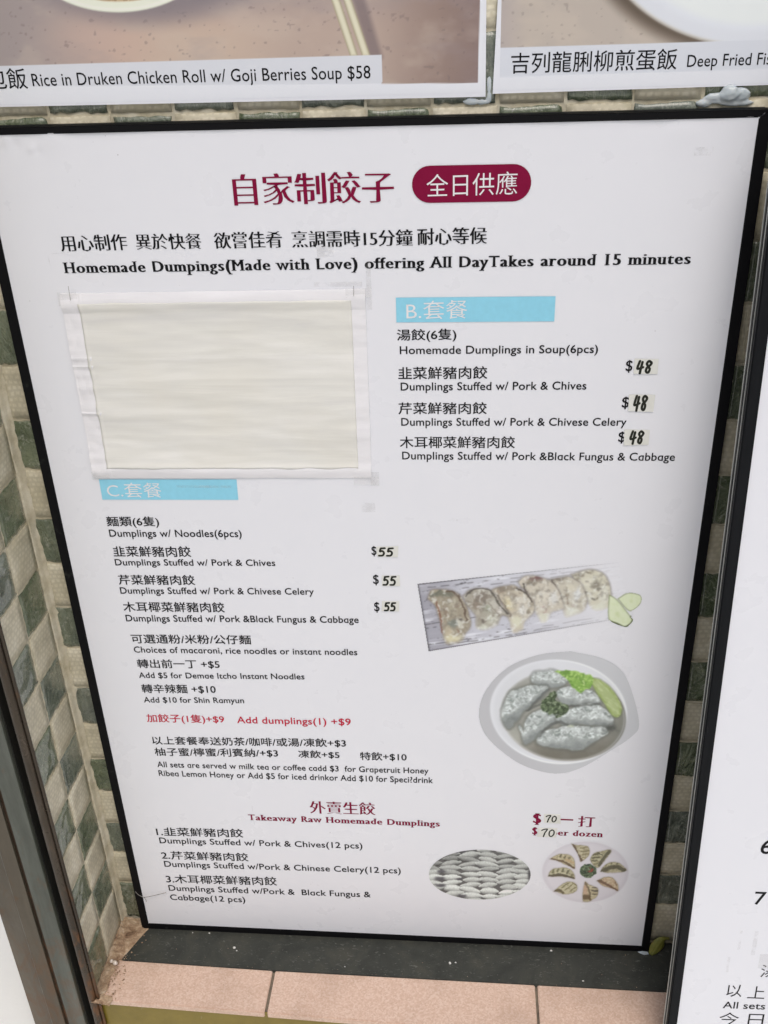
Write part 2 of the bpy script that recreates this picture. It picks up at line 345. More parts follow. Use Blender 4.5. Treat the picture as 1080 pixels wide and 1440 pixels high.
GLY = {'4': [[(.32, 1.), (.05, .42), (.30, .36), (.92, .48)], [(.74, .92), (.62, .5), (.52, -.04)]],
       '8': [[(.86, .86), (.5, 1.0), (.2, .80), (.42, .55), (.72, .32), (.55, .02), (.2, .12), (.26, .42), (.62, .58), (.9, .80), (.80, .92)]],
       '5': [[(.95, .98), (.32, .94)], [(.32, .94), (.2, .55), (.55, .62), (.82, .38), (.62, .06), (.05, .02)]],
       '7': [[(.0, .78), (.35, .92), (.95, .96), (.6, .5), (.38, -.02)]],
       '0': [[(.55, .9), (.15, .66), (.14, .2), (.5, .04), (.9, .3), (.92, .72), (.55, .9), (.4, .8)]]}

# ------------------------------------------------------------------ setting: ground, step, riser
GZ = -.08
def subgrid_plane(name, x0, x1, y0, y1, z, mat):
    o = pyobj(name, [(x0, y0, z), (x1, y0, z), (x1, y1, z), (x0, y1, z)], [(0, 1, 2, 3)], mat); o['kind'] = 'structure'; return o
subgrid_plane('ground', -40, 40, -60, 30, GZ, MAT['pave'])
def step_y(x): return -.0980 - .0285 * (x + .0134) if x < .62 else -.1161
step = slab_z('step', [(-.0435, .03), (1.5, .03), (1.5, -.1141), (.62, -.1141), (-.034, -.0955), (-.0435, -.0950)], GZ - .01, -.0035, MAT['joint']); step['kind'] = 'structure'
riser = slab_z('step_riser', [(-.034, step_y(-.034) + .0015), (-.034, -.0960), (.62, -.1146), (1.5, -.1146), (1.5, -.1171), (.62, -.1171), (.62, step_y(.62) - .0006)], GZ, -.0030, MAT['olive'])
riser.parent = step
# pink tiles of the step top
jx = [-.1416 + .3075 * k for k in range(0, 6)]
for i in range(5):
    a, b = max(jx[i] + .0016, -.030), jx[i + 1] - .0016
    if i == 0: a, b = -.030, .1640
    o = slab_z('floor_tile', [(a, -.0455), (b, -.0455), (b, step_y(b) - .001), (a, step_y(a) - .001)], -.0095, -.0008, MAT['pink'], step, .0009)
# black stone ledge under the board
led = slab_z('ledge_slab', [(.0035, .0125), (1.2, .0125), (1.2, -.0545), (.6232, -.0532), (.1656, -.0508), (-.0212, -.0470)], -.0060, .0004, MAT['slab'], step, .0006)

# ------------------------------------------------------------------ walls with their tiles
ZR = [.9396 + .0521 * k for k in (5, 4, 3, 2, 1)] + [.9396 - .0521 * k for k in range(13)] + [.3144 - .0498 * k for k in range(1, 8)]   # row joints, top first; row index = i-5
XJ = lambda c: .0036 + .0506 * c
def tile_mesh(name, seed, rough, jag, mat, n=9, s=.0484):
    r = np.random.RandomState(seed); g = np.linspace(-s / 2, s / 2, n); X, Z = np.meshgrid(g, g, indexing='ij')
    H = fbm(X / .012 + 20 + seed * 3.1, Z / .012 + 20 + seed * 1.7, seed, 4) - .5
    Y = -H * rough * 2
    edge = (np.abs(X) > s / 2 - 1e-6) | (np.abs(Z) > s / 2 - 1e-6)
    in1 = np.maximum(np.abs(X), np.abs(Z)) / (s / 2)
    Y = np.where(in1 > .8, Y * (1 - (in1 - .8) * 3.5), Y); Y = np.minimum(Y, .0003) + np.where(edge, .00025, 0)
    jx_, jz_ = r.rand(n, n) * jag, r.rand(n, n) * jag
    X2 = X - np.sign(X) * np.where(np.abs(X) > s / 2 - 1e-6, jx_, 0); Z2 = Z - np.sign(Z) * np.where(np.abs(Z) > s / 2 - 1e-6, jz_, 0)
    V = [(X2[i, j], Y[i, j], Z2[i, j]) for i in range(n) for j in range(n)]
    F = [(i * n + j, (i + 1) * n + j, (i + 1) * n + j + 1, i * n + j + 1) for i in range(n - 1) for j in range(n - 1)]
    per = [(i, 0) for i in range(n)] + [(n - 1, j) for j in range(1, n)] + [(i, n - 1) for i in range(n - 2, -1, -1)] + [(0, j) for j in range(n - 2, 0, -1)]
    b = len(V)
    for (i, j) in per: V.append((X2[i, j], .0042, Z2[i, j]))
    m_ = len(per)
    for k in range(m_):
        a0, a1 = per[k], per[(k + 1) % m_]; F.append((a0[0] * n + a0[1], b + k, b + (k + 1) % m_, a1[0] * n + a1[1]))
    me = bpy.data.meshes.new(name); me.from_pydata(V, [], F); me.update(); me.polygons.foreach_set('use_smooth', [k < (n - 1) ** 2 for k in range(len(F))]); me.materials.append(mat); return me
DARK = [tile_mesh('slate_tile', 100 + k, .0017, .0020, MAT['slate'], 11) for k in range(6)]
LIGHT = [tile_mesh('cream_tile', 200 + k, .00055, .0006, MAT['cream'], 7) for k in range(4)]
back = box('tiled_back_wall', (-.125, .0142, -.30), (1.5, .12, 1.45), MAT['grout'])
tag(back, 'back wall of checkered slate and cream tiles behind the menu boards', 'wall')
side = box('tiled_side_wall', (-.0440, -.0945, -.0795), (-.0374, .0140, 1.45), MAT['grout'])
box('wall_core', (-.114, -.0690, -.0795), (-.0442, .0140, 1.45), MAT['grout'], side)
tag(side, 'narrow side wall of green and cream checkered tiles left of the board', 'wall')
def put_tile(dark, loc, rotz, sx, sz, parent):
    me = random.choice(DARK if dark else LIGHT)
    o = bpy.data.objects.new('tile', me); C.objects.link(o); o.parent = parent
    o.location = loc; flip = random.random() < .5
    o.rotation_euler = (0, math.pi if False else 0, rotz); o.scale = (sx * (-1 if False else 1), 1, sz)
    o.rotation_euler.x = random.uniform(-.008, .008); o.rotation_euler.z += random.uniform(-.010, .010)
def rowspan(i): return ZR[i], ZR[i + 1]
for i in range(len(ZR) - 1):
    r = i - 5; zt, zb = rowspan(i)
    if zt < .02: continue
    if zb < .02: zb = .0012
    sz = (zt - zb - .0013) / .0484
    for c in range(-1, 22):
        show = c in (-1, 11, 12, 13) or r in (-2, -1, 0) or (c in (6, 7, 8) and r < 0)
        if not show or (c > 13 and r > 2): continue
        x0, x1 = XJ(c), XJ(c + 1)
        if c == -1: x0 = -.0365
        put_tile((c + r) % 2 == 0, ((x0 + x1) / 2, .0132, (zt + zb) / 2), 0, (x1 - x0 - .0014) / .0484, sz, back)
for i in range(0, len(ZR) - 1):
    r = i - 5; zt, zb = rowspan(i)
    if zt < .02: continue
    if zb < .02: zb = .0012
    for k, (ya, yb) in enumerate(((.0045, -.0460), (-.0460, -.0965))):
        put_tile((k + r) % 2 == 0, (-.0365, (ya + yb) / 2, (zt + zb) / 2), math.pi / 2, .0491 / .0484, (zt - zb - .0013) / .0484, side)
# ragged bead of grout filling the inside corner
V = []; F = []; NZ = 560
for k in range(NZ + 1):
    z = -.002 + 1.30 * k / NZ
    ridx = sum(1 for q in ZR if q > z) - 1 - 5
    darkrow = (ridx - 1) % 2 == 0
    n = mnoise.noise(Vector((z * 45, 0, 3))) ; n2 = mnoise.noise(Vector((z * 150, 4, 3))); n3 = mnoise.noise(Vector((z * 30, 7, 9)))
    xr = -.0322 + (.0034 if darkrow else .0008) * n + .0016 * n2; yf = .0040 + .0014 * n3 + .0010 * n2
    for q in ((xr + .0006, .0143), (xr, .0129), (-.0338, .0122 + .0005 * n2), (-.0352, .0100), (-.0357, .0060), (-.0362, yf + .0012), (-.0382, yf)):
        V.append((q[0], q[1], z))
    if k:
        b = (k - 1) * 7
        for j in range(6): F.append((b + j, b + j + 1, b + 7 + j + 1, b + 7 + j))
pyobj('corner_grout', V, F, MAT['grout'], back, True)

# crumbling mortar and dirt where the side wall meets the step
V = []; F = []; NX, NY = 26, 110
for j in range(NY + 1):
    y = .0118 - .118 * j / NY
    wr = .026 - .012 * min(1, max(0, -y / .05)) if y > -.047 else .011
    xr = -.0365 + wr * (1.0 + .28 * mnoise.noise(Vector((y * 90, 2, 1)))) + (.010 if y < -.094 else 0)
    if y > -.047: xr = max(xr, .0015 + .5 * y)
    for i in range(NX + 1):
        u = i / NX; x = -.0372 + (xr + .0372) * u
        h = .0036 * (1 - u) ** 1.6 + .0018 * mnoise.fractal(Vector((x * 160, y * 160, 2)), 1, 2, 4) * (1 - .5 * u)
        V.append((x, y, max(-.0016, h * (1 if u < .95 else .2) - (.004 if i == NX else 0) + .0006)))
for j in range(NY):
    for i in range(NX):
        a = j * (NX + 1) + i; F.append((a, a + NX + 1, a + NX + 2, a + 1))
mo = pyobj('crumbling_mortar', V, F, MAT['mortar'], None, True); mo['kind'] = 'stuff'; mo['label'] = 'crumbling brown mortar and dirt along the foot of the side wall'
V = []; F = []
def add_chip(x, y, z, s):
    b = len(V); r = [random.uniform(.5, 1.) * s for _ in range(5)]
    for k in range(5): V.append((x + r[k] * math.cos(k * 1.2566), y + r[k] * math.sin(k * 1.2566), z + random.uniform(-.2, .3) * s))
    V.append((x, y, z + .6 * s)); V.append((x, y, z - .3 * s))
    for k in range(5): F.append((b + k, b + (k + 1) % 5, b + 5)); F.append((b + (k + 1) % 5, b + k, b + 6))
for _ in range(420):
    t = random.random() ** .8; y = .010 - .112 * t; add_chip(-.034 + abs(random.gauss(0, .012)), y, .0008, random.uniform(.0004, .0016))
for _ in range(90): add_chip(random.uniform(-.03, .60), random.choice([random.gauss(-.052, .003), random.uniform(-.10, .0)]), .0006, random.uniform(.0003, .0007))
cr = pyobj('dirt_crumbs', V, F, MAT['mortar']); cr['kind'] = 'stuff'; cr['label'] = 'loose crumbs of mortar scattered over the step'
# ------------------------------------------------------------------ steel door post at the left
PX = empty('steel_door_post', (-.077, -.09, GZ), 'rusty brown and grey steel door post with a black slot, far left', 'door post')
def pbox(n, a, b, mat, bev=.0008): return box(n, a, b, mat, PX, bev)
ztop = 1.45
def tube(name, cx, cy, r, z0, z1, mat, parent, seg=24):
    V = []; F = []
    for z in (z0, z1):
        for k in range(seg): V.append((cx + r * math.cos(2 * math.pi * k / seg), cy + r * math.sin(2 * math.pi * k / seg), z))
    for k in range(seg): F.append((k, (k + 1) % seg, seg + (k + 1) % seg, seg + k))
    return pyobj(name, V, F, mat, parent, True)
tube('rounded_trim', -.0374, -.1000, .0048, GZ, ztop, MAT['tube'], PX)
tube('trim_bead', -.0312, -.0990, .0019, -.0500, ztop, MAT['tube'], PX, 12)
pbox('slot_shade_plate', (-.0750, -.0745, GZ), (-.0442, -.0700, ztop), MAT['recess'], 0)
pbox('slot_shade_plate', (-.0535, -.0960, GZ), (-.0528, -.0746, ztop), MAT['recess'], 0)
pbox('channel', (-.0750, -.1012, GZ), (-.0537, -.0747, ztop), MAT['channel'], .0022)
pbox('groove', (-.0785, -.0985, GZ), (-.0752, -.0750, ztop), MAT['groove'], 0)
bm = bmesh.new()
prof = [(-.0785, -.1020), (-.0930, -.1035), (-.0945, -.1025), (-.1185, -.0985), (-.1200, -.0965), (-.1200, -.0735), (-.0785, -.0735)]
vs = [[bm.verts.new((x, y, z)) for x, y in prof] for z in (GZ, ztop)]
for k in range(len(prof)): bm.faces.new((vs[0][k], vs[0][(k + 1) % len(prof)], vs[1][(k + 1) % len(prof)], vs[1][k]))
bm.faces.new(vs[1]); bmesh.ops.recalc_face_normals(bm, faces=bm.faces[:]); me = bpy.data.meshes.new('folded_plate'); bm.to_mesh(me); bm.free(); link_mesh('folded_plate', me, MAT['facing'], PX)

# ------------------------------------------------------------------ main menu board
TH = .0112
BD = empty('menu_board', (.3, 0, 0), 'large white dumpling menu board in a thin black frame on the black ledge', 'menu board')
W0, W1, H0, H1 = 0., .600, .009, .928
sheet_n = 60
def wave_sheet(name, x0, x1, z0, z1, nx, nz, f, mat, parent, depth=None):
    V = []; F = []
    for i in range(nx + 1):
        for j in range(nz + 1):
            x = x0 + (x1 - x0) * i / nx; z = z0 + (z1 - z0) * j / nz; V.append((x, f(x, z), z))
    for i in range(nx):
        for j in range(nz):
            a = i * (nz + 1) + j; F.append((a, a + nz + 1, a + nz + 2, a + 1))
    return pyobj(name, V, F, mat, parent, True)
def dent(x, z, cx, cz, r, h): return h * math.exp(-((x - cx) ** 2 + (z - cz) ** 2) / (r * r))
def sheet_y(x, z):
    y = .00018 * mnoise.noise(Vector((x * 5, z * 4, 1.)))
    t = max(0, (z - .900) / .028)
    y += .0011 * t * t * mnoise.noise(Vector((x * 16, 5, 2)))
    y -= dent(x, z, .042, .9170, .0035, .0011) - dent(x, z, .045, .9150, .003, .0009)
    y -= dent(x, z, .022, .9235, .004, .0011) - dent(x, z, .028, .9205, .004, .0008)
    y -= dent(x, z, .060, .9255, .010, .0008)
    y -= dent(x, z, .545, .9210, .012, .0009)
    return y - .0001
face = wave_sheet('menu_sheet', W0 - .004, W1 + .004, H0 - .004, H1 + .004, 300, 440, sheet_y, MAT['panel'], BD)
box('backing_panel', (W0 - .006, .0030, H0 - .006), (W1 + .006, TH - .0005, H1 + .006), MAT['dalu'], BD)
fw, fb, ft = .0090, .0088, .0056
def rail(poly): return prism('frame_rail', poly, -.0016, TH, MAT['frame'], BD, .0007)
rail([(W0, H0), (W0 - fw, H0 - fb), (W0 - fw, H1 + ft), (W0, H1)])
rail([(W1, H0), (W1, H1), (W1 + fw, H1 + ft), (W1 + fw, H0 - fb)])
rail([(W0 + .0001, H1), (W0 - fw + .0001, H1 + ft), (W1 + fw - .0001, H1 + ft), (W1 - .0001, H1)])
rail([(W0 + .0001, H0), (W1 - .0001, H0), (W1 + fw - .0001, H0 - fb), (W0 - fw + .0001, H0 - fb)])
PY = -.0003        # print lies a hair in front of the sheet
def flat(name, poly, mat, parent, y):
    return pyobj(name, [(x, y, z) for x, z in poly], [tuple(range(len(poly)))], mat, parent)
def pill(x0, x1, z0, z1, n=16):
    r = (z1 - z0) / 2; c = (z0 + z1) / 2
    return [(x1 - r + r * math.cos(t), c + r * math.sin(t)) for t in np.linspace(-math.pi / 2, math.pi / 2, n)] + [(x0 + r + r * math.cos(t), c + r * math.sin(t)) for t in np.linspace(math.pi / 2, 1.5 * math.pi, n)]
badge = flat('badge', pill(.3425, .4350, .8705, .8985), MAT['red'], BD, PY - .00018)
hb = flat('heading_box', [(.3275, .7737), (.4583, .7737), (.4583, .7948), (.3275, .7948)], MAT['blue'], BD, PY - .00018)
hc = flat('heading_box', [(.0445, .6030), (.1752, .6040), (.1757, .6254), (.0448, .6244)], MAT['blue'], BD, PY - .00018)
LINES = [
    ('自家制餃子', 199.8, 870.9, 328.5, 871.3, 24.0, 'song', 'red'),
    ('全日供應', 353.8, 875.0, 424.3, 876.0, 17.2, 'cjkthin', 'white'),
    ('用心制作', 50.0, 835.9, 107.1, 836.4, 13.4, 'song', 'black'),
    ('異於快餐', 114.1, 836.9, 169.5, 836.8, 12.7, 'song', 'black'),
    ('欲嘗佳肴', 179.6, 836.7, 236.3, 837.1, 13.2, 'song', 'black'),
    ('烹調需時15分鐘', 243.9, 837.0, 342.5, 837.2, 13.1, 'song', 'black'),
    ('耐心等候', 346.0, 837.4, 401.8, 837.8, 13.5, 'song', 'black'),
    ('Homemade Dumpings(Made with Love) offering All DayTakes around 15 minutes', 49.0, 818.1, 563.1, 820.0, 8.9, 'serif', 'black'),
    ('B.套餐', 336.0, 775.8, 386.5, 776.8, 15.8, 'cjkthin', 'white'),
    ('湯餃(6隻)', 327.5, 756.1, 377.7, 756.8, 11.5, 'cjk', 'black'),
    ('Homemade Dumplings in Soup(6pcs)', 329.7, 745.9, 495.8, 746.3, 6.9, 'lat', 'black'),
    ('韭菜鮮豬肉餃', 327.9, 722.9, 404.2, 723.5, 11.4, 'cjk', 'black'),
    ('Dumplings Stuffed w/ Pork & Chives', 329.7, 712.8, 488.4, 713.7, 7.2, 'lat', 'black'),
    ('芹菜鮮豬肉餃', 327.1, 690.5, 404.4, 690.9, 11.2, 'cjk', 'black'),
    ('Dumplings Stuffed w/ Pork & Chivese Celery', 329.4, 679.7, 524.8, 680.2, 7.2, 'lat', 'black'),
    ('木耳椰菜鮮豬肉餃', 327.6, 657.8, 429.7, 658.3, 11.5, 'cjk', 'black'),
    ('Dumplings Stuffed w/ Pork &Black Fungus & Cabbage', 329.5, 646.8, 569.5, 646.8, 7.5, 'lat', 'black'),
    ('$', 519.8, 730.3, 525.4, 730.4, 9.3, 'lat', 'black'),
    ('$', 519.4, 697.2, 525.4, 697.3, 9.6, 'lat', 'black'),
    ('$', 519.0, 664.9, 525.1, 664.9, 9.5, 'lat', 'black'),
    ('C.套餐', 50.5, 605.3, 103.0, 605.8, 15.7, 'cjkthin', 'white'),
    ('麵類(6隻)', 44.2, 572.3, 95.7, 573.0, 12.5, 'cjk', 'black'),
    ('Dumplings w/ Noodles(6pcs)', 44.8, 562.6, 174.5, 563.9, 7.7, 'lat', 'black'),
    ('韭菜鮮豬肉餃', 45.2, 539.9, 122.5, 540.9, 12.0, 'cjk', 'black'),
    ('Dumplings Stuffed w/ Pork & Chives', 45.0, 530.1, 204.2, 532.1, 7.1, 'lat', 'black'),
    ('芹菜鮮豬肉餃', 44.9, 507.5, 122.3, 508.6, 11.7, 'cjk', 'black'),
    ('Dumplings Stuffed w/ Pork & Chivese Celery', 44.8, 497.0, 239.7, 499.7, 7.4, 'lat', 'black'),
    ('木耳椰菜鮮豬肉餃', 44.6, 475.2, 148.5, 476.7, 12.1, 'cjk', 'black'),
    ('Dumplings Stuffed w/ Pork &Black Fungus & Cabbage', 45.2, 463.6, 282.3, 467.1, 7.8, 'lat', 'black'),
    ('$', 298.1, 546.1, 302.8, 546.2, 9.4, 'lat', 'black'),
    ('$', 298.4, 513.5, 304.0, 513.6, 10.2, 'lat', 'black'),
    ('$', 298.3, 481.7, 303.6, 481.8, 10.4, 'lat', 'black'),
    ('可選通粉/米粉/公仔麵', 46.7, 436.2, 171.5, 438.0, 11.5, 'cjk', 'black'),
    ('Choices of macaroni, rice noodles or instant noodles', 47.3, 424.6, 279.2, 427.5, 7.5, 'lat', 'black'),
    ('轉出前一丁 +$5', 48.0, 404.2, 135.5, 405.9, 11.9, 'cjk', 'black'),
    ('Add $5 for Demae Itcho Instant Noodles', 47.5, 391.7, 222.9, 395.1, 7.2, 'lat', 'black'),
    ('轉辛辣麵 +$10', 47.7, 371.2, 127.6, 373.0, 12.3, 'cjk', 'black'),
    ('Add $10 for Shin Ramyun', 47.8, 359.0, 156.3, 361.6, 7.2, 'lat', 'black'),
    ('加餃子(1隻)+$9', 47.1, 330.1, 132.2, 331.7, 13.2, 'cjk', 'red2'),
    ('Add dumplings(1) +$9', 145.9, 334.2, 268.3, 335.6, 8.8, 'lat', 'red2'),
    ('以上套餐奉送奶茶/咖啡/或湯/凍飲+$3', 48.5, 300.1, 261.6, 304.4, 12.2, 'cjk', 'black'),
    ('柚子蜜/檸蜜/利賓納/+$3', 49.0, 283.7, 186.5, 287.3, 12.4, 'cjk', 'black'),
    ('凍飲+$5', 208.7, 287.4, 253.8, 288.0, 11.3, 'cjk', 'black'),
    ('特飲+$10', 276.0, 286.9, 326.3, 287.4, 12.1, 'cjk', 'black'),
    ('All sets are served w milk tea or coffee cadd $3  for Grapetruit Honey', 49.2, 267.9, 349.6, 271.0, 7.9, 'lat', 'black'),
    ('Ribea Lemon Honey or Add $5 for iced drinkor Add $10 for Speci?drink', 49.1, 254.8, 354.3, 257.4, 8.2, 'lat', 'black'),
    ('外賣生餃', 215.8, 205.8, 289.9, 206.7, 18.6, 'song', 'red'),
    ('Takeaway Raw Homemade Dumplings', 144.0, 191.9, 361.6, 192.7, 8.7, 'serif', 'red'),
    ('1.韭菜鮮豬肉餃', 33.0, 161.2, 135.4, 163.7, 13.8, 'cjk', 'black'),
    ('Dumplings Stuffed w/ Pork & Chives(12 pcs)', 34.7, 149.4, 272.9, 153.3, 9.0, 'lat', 'black'),
    ('2.芹菜鮮豬肉餃', 33.5, 122.7, 137.8, 125.0, 13.8, 'cjk', 'black'),
    ('Dumplings Stuffed w/Pork & Chinese Celery(12 pcs)', 35.0, 110.5, 316.0, 115.2, 9.3, 'lat', 'black'),
    ('3.木耳椰菜鮮豬肉餃', 33.5, 82.5, 168.2, 86.2, 14.7, 'cjk', 'black'),
    ('Dumplings Stuffed w/Pork &  Black Fungus &', 34.6, 69.5, 279.3, 72.9, 9.4, 'lat', 'black'),
    ('Cabbage(12 pcs)', 34.2, 53.3, 126.8, 54.7, 9.4, 'lat', 'black'),
    ('$', 463.9, 203.3, 473.2, 203.2, 14.5, 'serif', 'red'),
    ('一', 493.9, 209.1, 507.8, 209.0, 2.1, 'cjkthin', 'red'),
    ('打', 512.9, 200.3, 531.5, 200.2, 16.1, 'song', 'red'),
    ('$', 463.8, 186.4, 469.8, 186.1, 10.4, 'serif', 'red'),
    ('per dozen', 485.0, 185.8, 541.6, 185.5, 8.7, 'serif', 'red'),
]
for t, x0, z0, x1, z1, h, st, col in LINES:
    par = BD; y = PY - .00015
    if col == 'white': par = {'全': badge, 'B': hb, 'C': hc}[t[0]]; y = PY - .00035
    lettering('printed_line', t, x0 / 1000, z0 / 1000, x1 / 1000, z1 / 1000, h / 1000, st, MAT[col], par, y)

# ---- printed food pictures: flat coloured print, one fine mesh each
REFW = lin((217, 214, 219))
def sm(e0, e1, x): t = np.clip((x - e0) / (e1 - e0 + 1e-9), 0, 1); return t * t * (3 - 2 * t)
def lerp(col, c, m_): return col + (np.asarray(c, float) - col) * m_[..., None]
def poly_sd(a, b, pts, smooth=True):
    """signed distance, negative inside"""
    P = np.array(pts, float)
    if smooth: P = catmull(np.vstack([P, P[:1]]), 5)[:-1]
    d = np.full(a.shape, 1e9); ins = np.zeros(a.shape, bool); n = len(P)
    for i in range(n):
        p, q = P[i], P[(i + 1) % n]; e = q - p; L2 = e @ e + 1e-9
        t = np.clip(((a - p[0]) * e[0] + (b - p[1]) * e[1]) / L2, 0, 1)
        d = np.minimum(d, np.hypot(a - p[0] - t * e[0], b - p[1] - t * e[1]))
        if p[1] != q[1]:
            c = ((p[1] > b) != (q[1] > b)) & (a < (q[0] - p[0]) * (b - p[1]) / (q[1] - p[1]) + p[0]); ins ^= c
    return np.where(ins, -d, d)
def local_sd(a, b, pts, pad=14, smooth=True):
    """poly_sd evaluated only near the shape"""
    P = np.array(pts, float); out = np.full(a.shape, 99.)
    k = (a > P[:, 0].min() - pad) & (a < P[:, 0].max() + pad) & (b > P[:, 1].min() - pad) & (b < P[:, 1].max() + pad)
    if k.any(): out[k] = poly_sd(a[k], b[k], pts, smooth)
    return out
def homo(h):
    def f(x, z):
        w = h[6] * x + h[7] * z + h[8]; return (h[0] * x + h[1] * z + h[2]) / w, (h[3] * x + h[4] * z + h[5]) / w
    return f
def art(name, bounds, step, painter, mapf, parent, y, soft=1):
    x0, x1, z0, z1 = bounds; nx = int((x1 - x0) / step); nz = int((z1 - z0) / step)
    X, Z = np.meshgrid(np.linspace(x0, x1, nx + 1), np.linspace(z0, z1, nz + 1), indexing='ij')
    a, b = mapf(X, Z); col, inside = painter(a, b)
    for _ in range(soft):
        q = np.pad(col, ((1, 1), (1, 1), (0, 0)), 'edge'); col = (q[:-2, 1:-1] + q[2:, 1:-1] + 2 * q[1:-1, 1:-1]) / 4
        q = np.pad(col, ((1, 1), (1, 1), (0, 0)), 'edge'); col = (q[1:-1, :-2] + q[1:-1, 2:] + 2 * q[1:-1, 1:-1]) / 4
    base = np.clip(lin(np.clip(col, 0, 255)) / REFW * np.array(WHITE), 0, .86)
    idx = np.arange(X.size).reshape(X.shape)
    Fq = np.stack([idx[:-1, :-1], idx[1:, :-1], idx[1:, 1:], idx[:-1, 1:]], -1)
    keep = inside[:-1, :-1] & inside[1:, :-1] & inside[1:, 1:] & inside[:-1, 1:]
    Fq = Fq[keep]; used = np.unique(Fq); remap = -np.ones(X.size, int); remap[used] = np.arange(len(used)); Fq = remap[Fq]
    V = np.stack([X.ravel()[used], np.full(len(used), y), Z.ravel()[used]], 1); n = len(V); mfc = len(Fq)
    me = bpy.data.meshes.new(name); me.vertices.add(n); me.vertices.foreach_set('co', V.ravel())
    me.loops.add(mfc * 4); me.loops.foreach_set('vertex_index', Fq.ravel()); me.polygons.add(mfc)
    me.polygons.foreach_set('loop_start', np.arange(mfc) * 4); me.polygons.foreach_set('loop_total', np.full(mfc, 4)); me.update(calc_edges=True)
    at = me.color_attributes.new('print', 'FLOAT_COLOR', 'POINT'); cc = np.ones((n, 4)); cc[:, :3] = base.reshape(-1, 3)[used]; at.data.foreach_set('color', cc.ravel())
    return link_mesh(name, me, MAT['print'], parent)
HA = homo([3383.02, -82.5989, -1048.84, 43.8375, -2920.27, 1604.59, -0.0688687, -0.392371, 1.0])
HB = homo([3387.15, -59.0566, -1108.84, 116.15, -2508.28, 554.585, -0.0688687, -0.392371, 1.0])
HP = homo([1082.09, -245.668, 213.301, -38.1689, -1267.33, 1296.27, -0.068425, -0.389843, 1.0])
PAGE = np.array([217., 214., 219.])
PAPER = np.array([218.5, 217., 225.])
def spot(col, x, y, q, mk, wob=None):
    cx, cy, rx, ry, c, al = q[:6]
    k = (np.abs(x - cx) < rx * 1.9) & (np.abs(y - cy) < ry * 1.9)
    if not k.any(): return col
    r = np.hypot((x[k] - cx) / rx, (y[k] - cy) / ry); m_ = (1 - sm(.35, 1.25, r)) * al * mk[k]
    col[k] = col[k] + (np.asarray(c, float) - col[k]) * m_[:, None]; return col
def seg_d(x, y, pts):
    P = catmull(pts, 5) if len(pts) > 2 else np.array(pts, float); d = np.full(x.shape, 1e9)
    for p, q in zip(P[:-1], P[1:]):
        e = q - p; t = np.clip(((x - p[0]) * e[0] + (y - p[1]) * e[1]) / (e @ e + 1e-9), 0, 1); d = np.minimum(d, np.hypot(x - p[0] - t * e[0], y - p[1] - t * e[1]))
    return d
def stroke(col, x, y, pts, w, c, al=1., mk=None):
    P = np.array(pts, float); k = (x > P[:, 0].min() - 2 * w) & (x < P[:, 0].max() + 2 * w) & (y > P[:, 1].min() - 2 * w) & (y < P[:, 1].max() + 2 * w)
    if not k.any(): return col
    d = seg_d(x[k], y[k], pts); m_ = (1 - sm(w * .25, w * .75, d)) * al * (mk[k] if mk is not None else 1.)
    col[k] = col[k] + (np.asarray(c, float) - col[k]) * m_[:, None]; return col
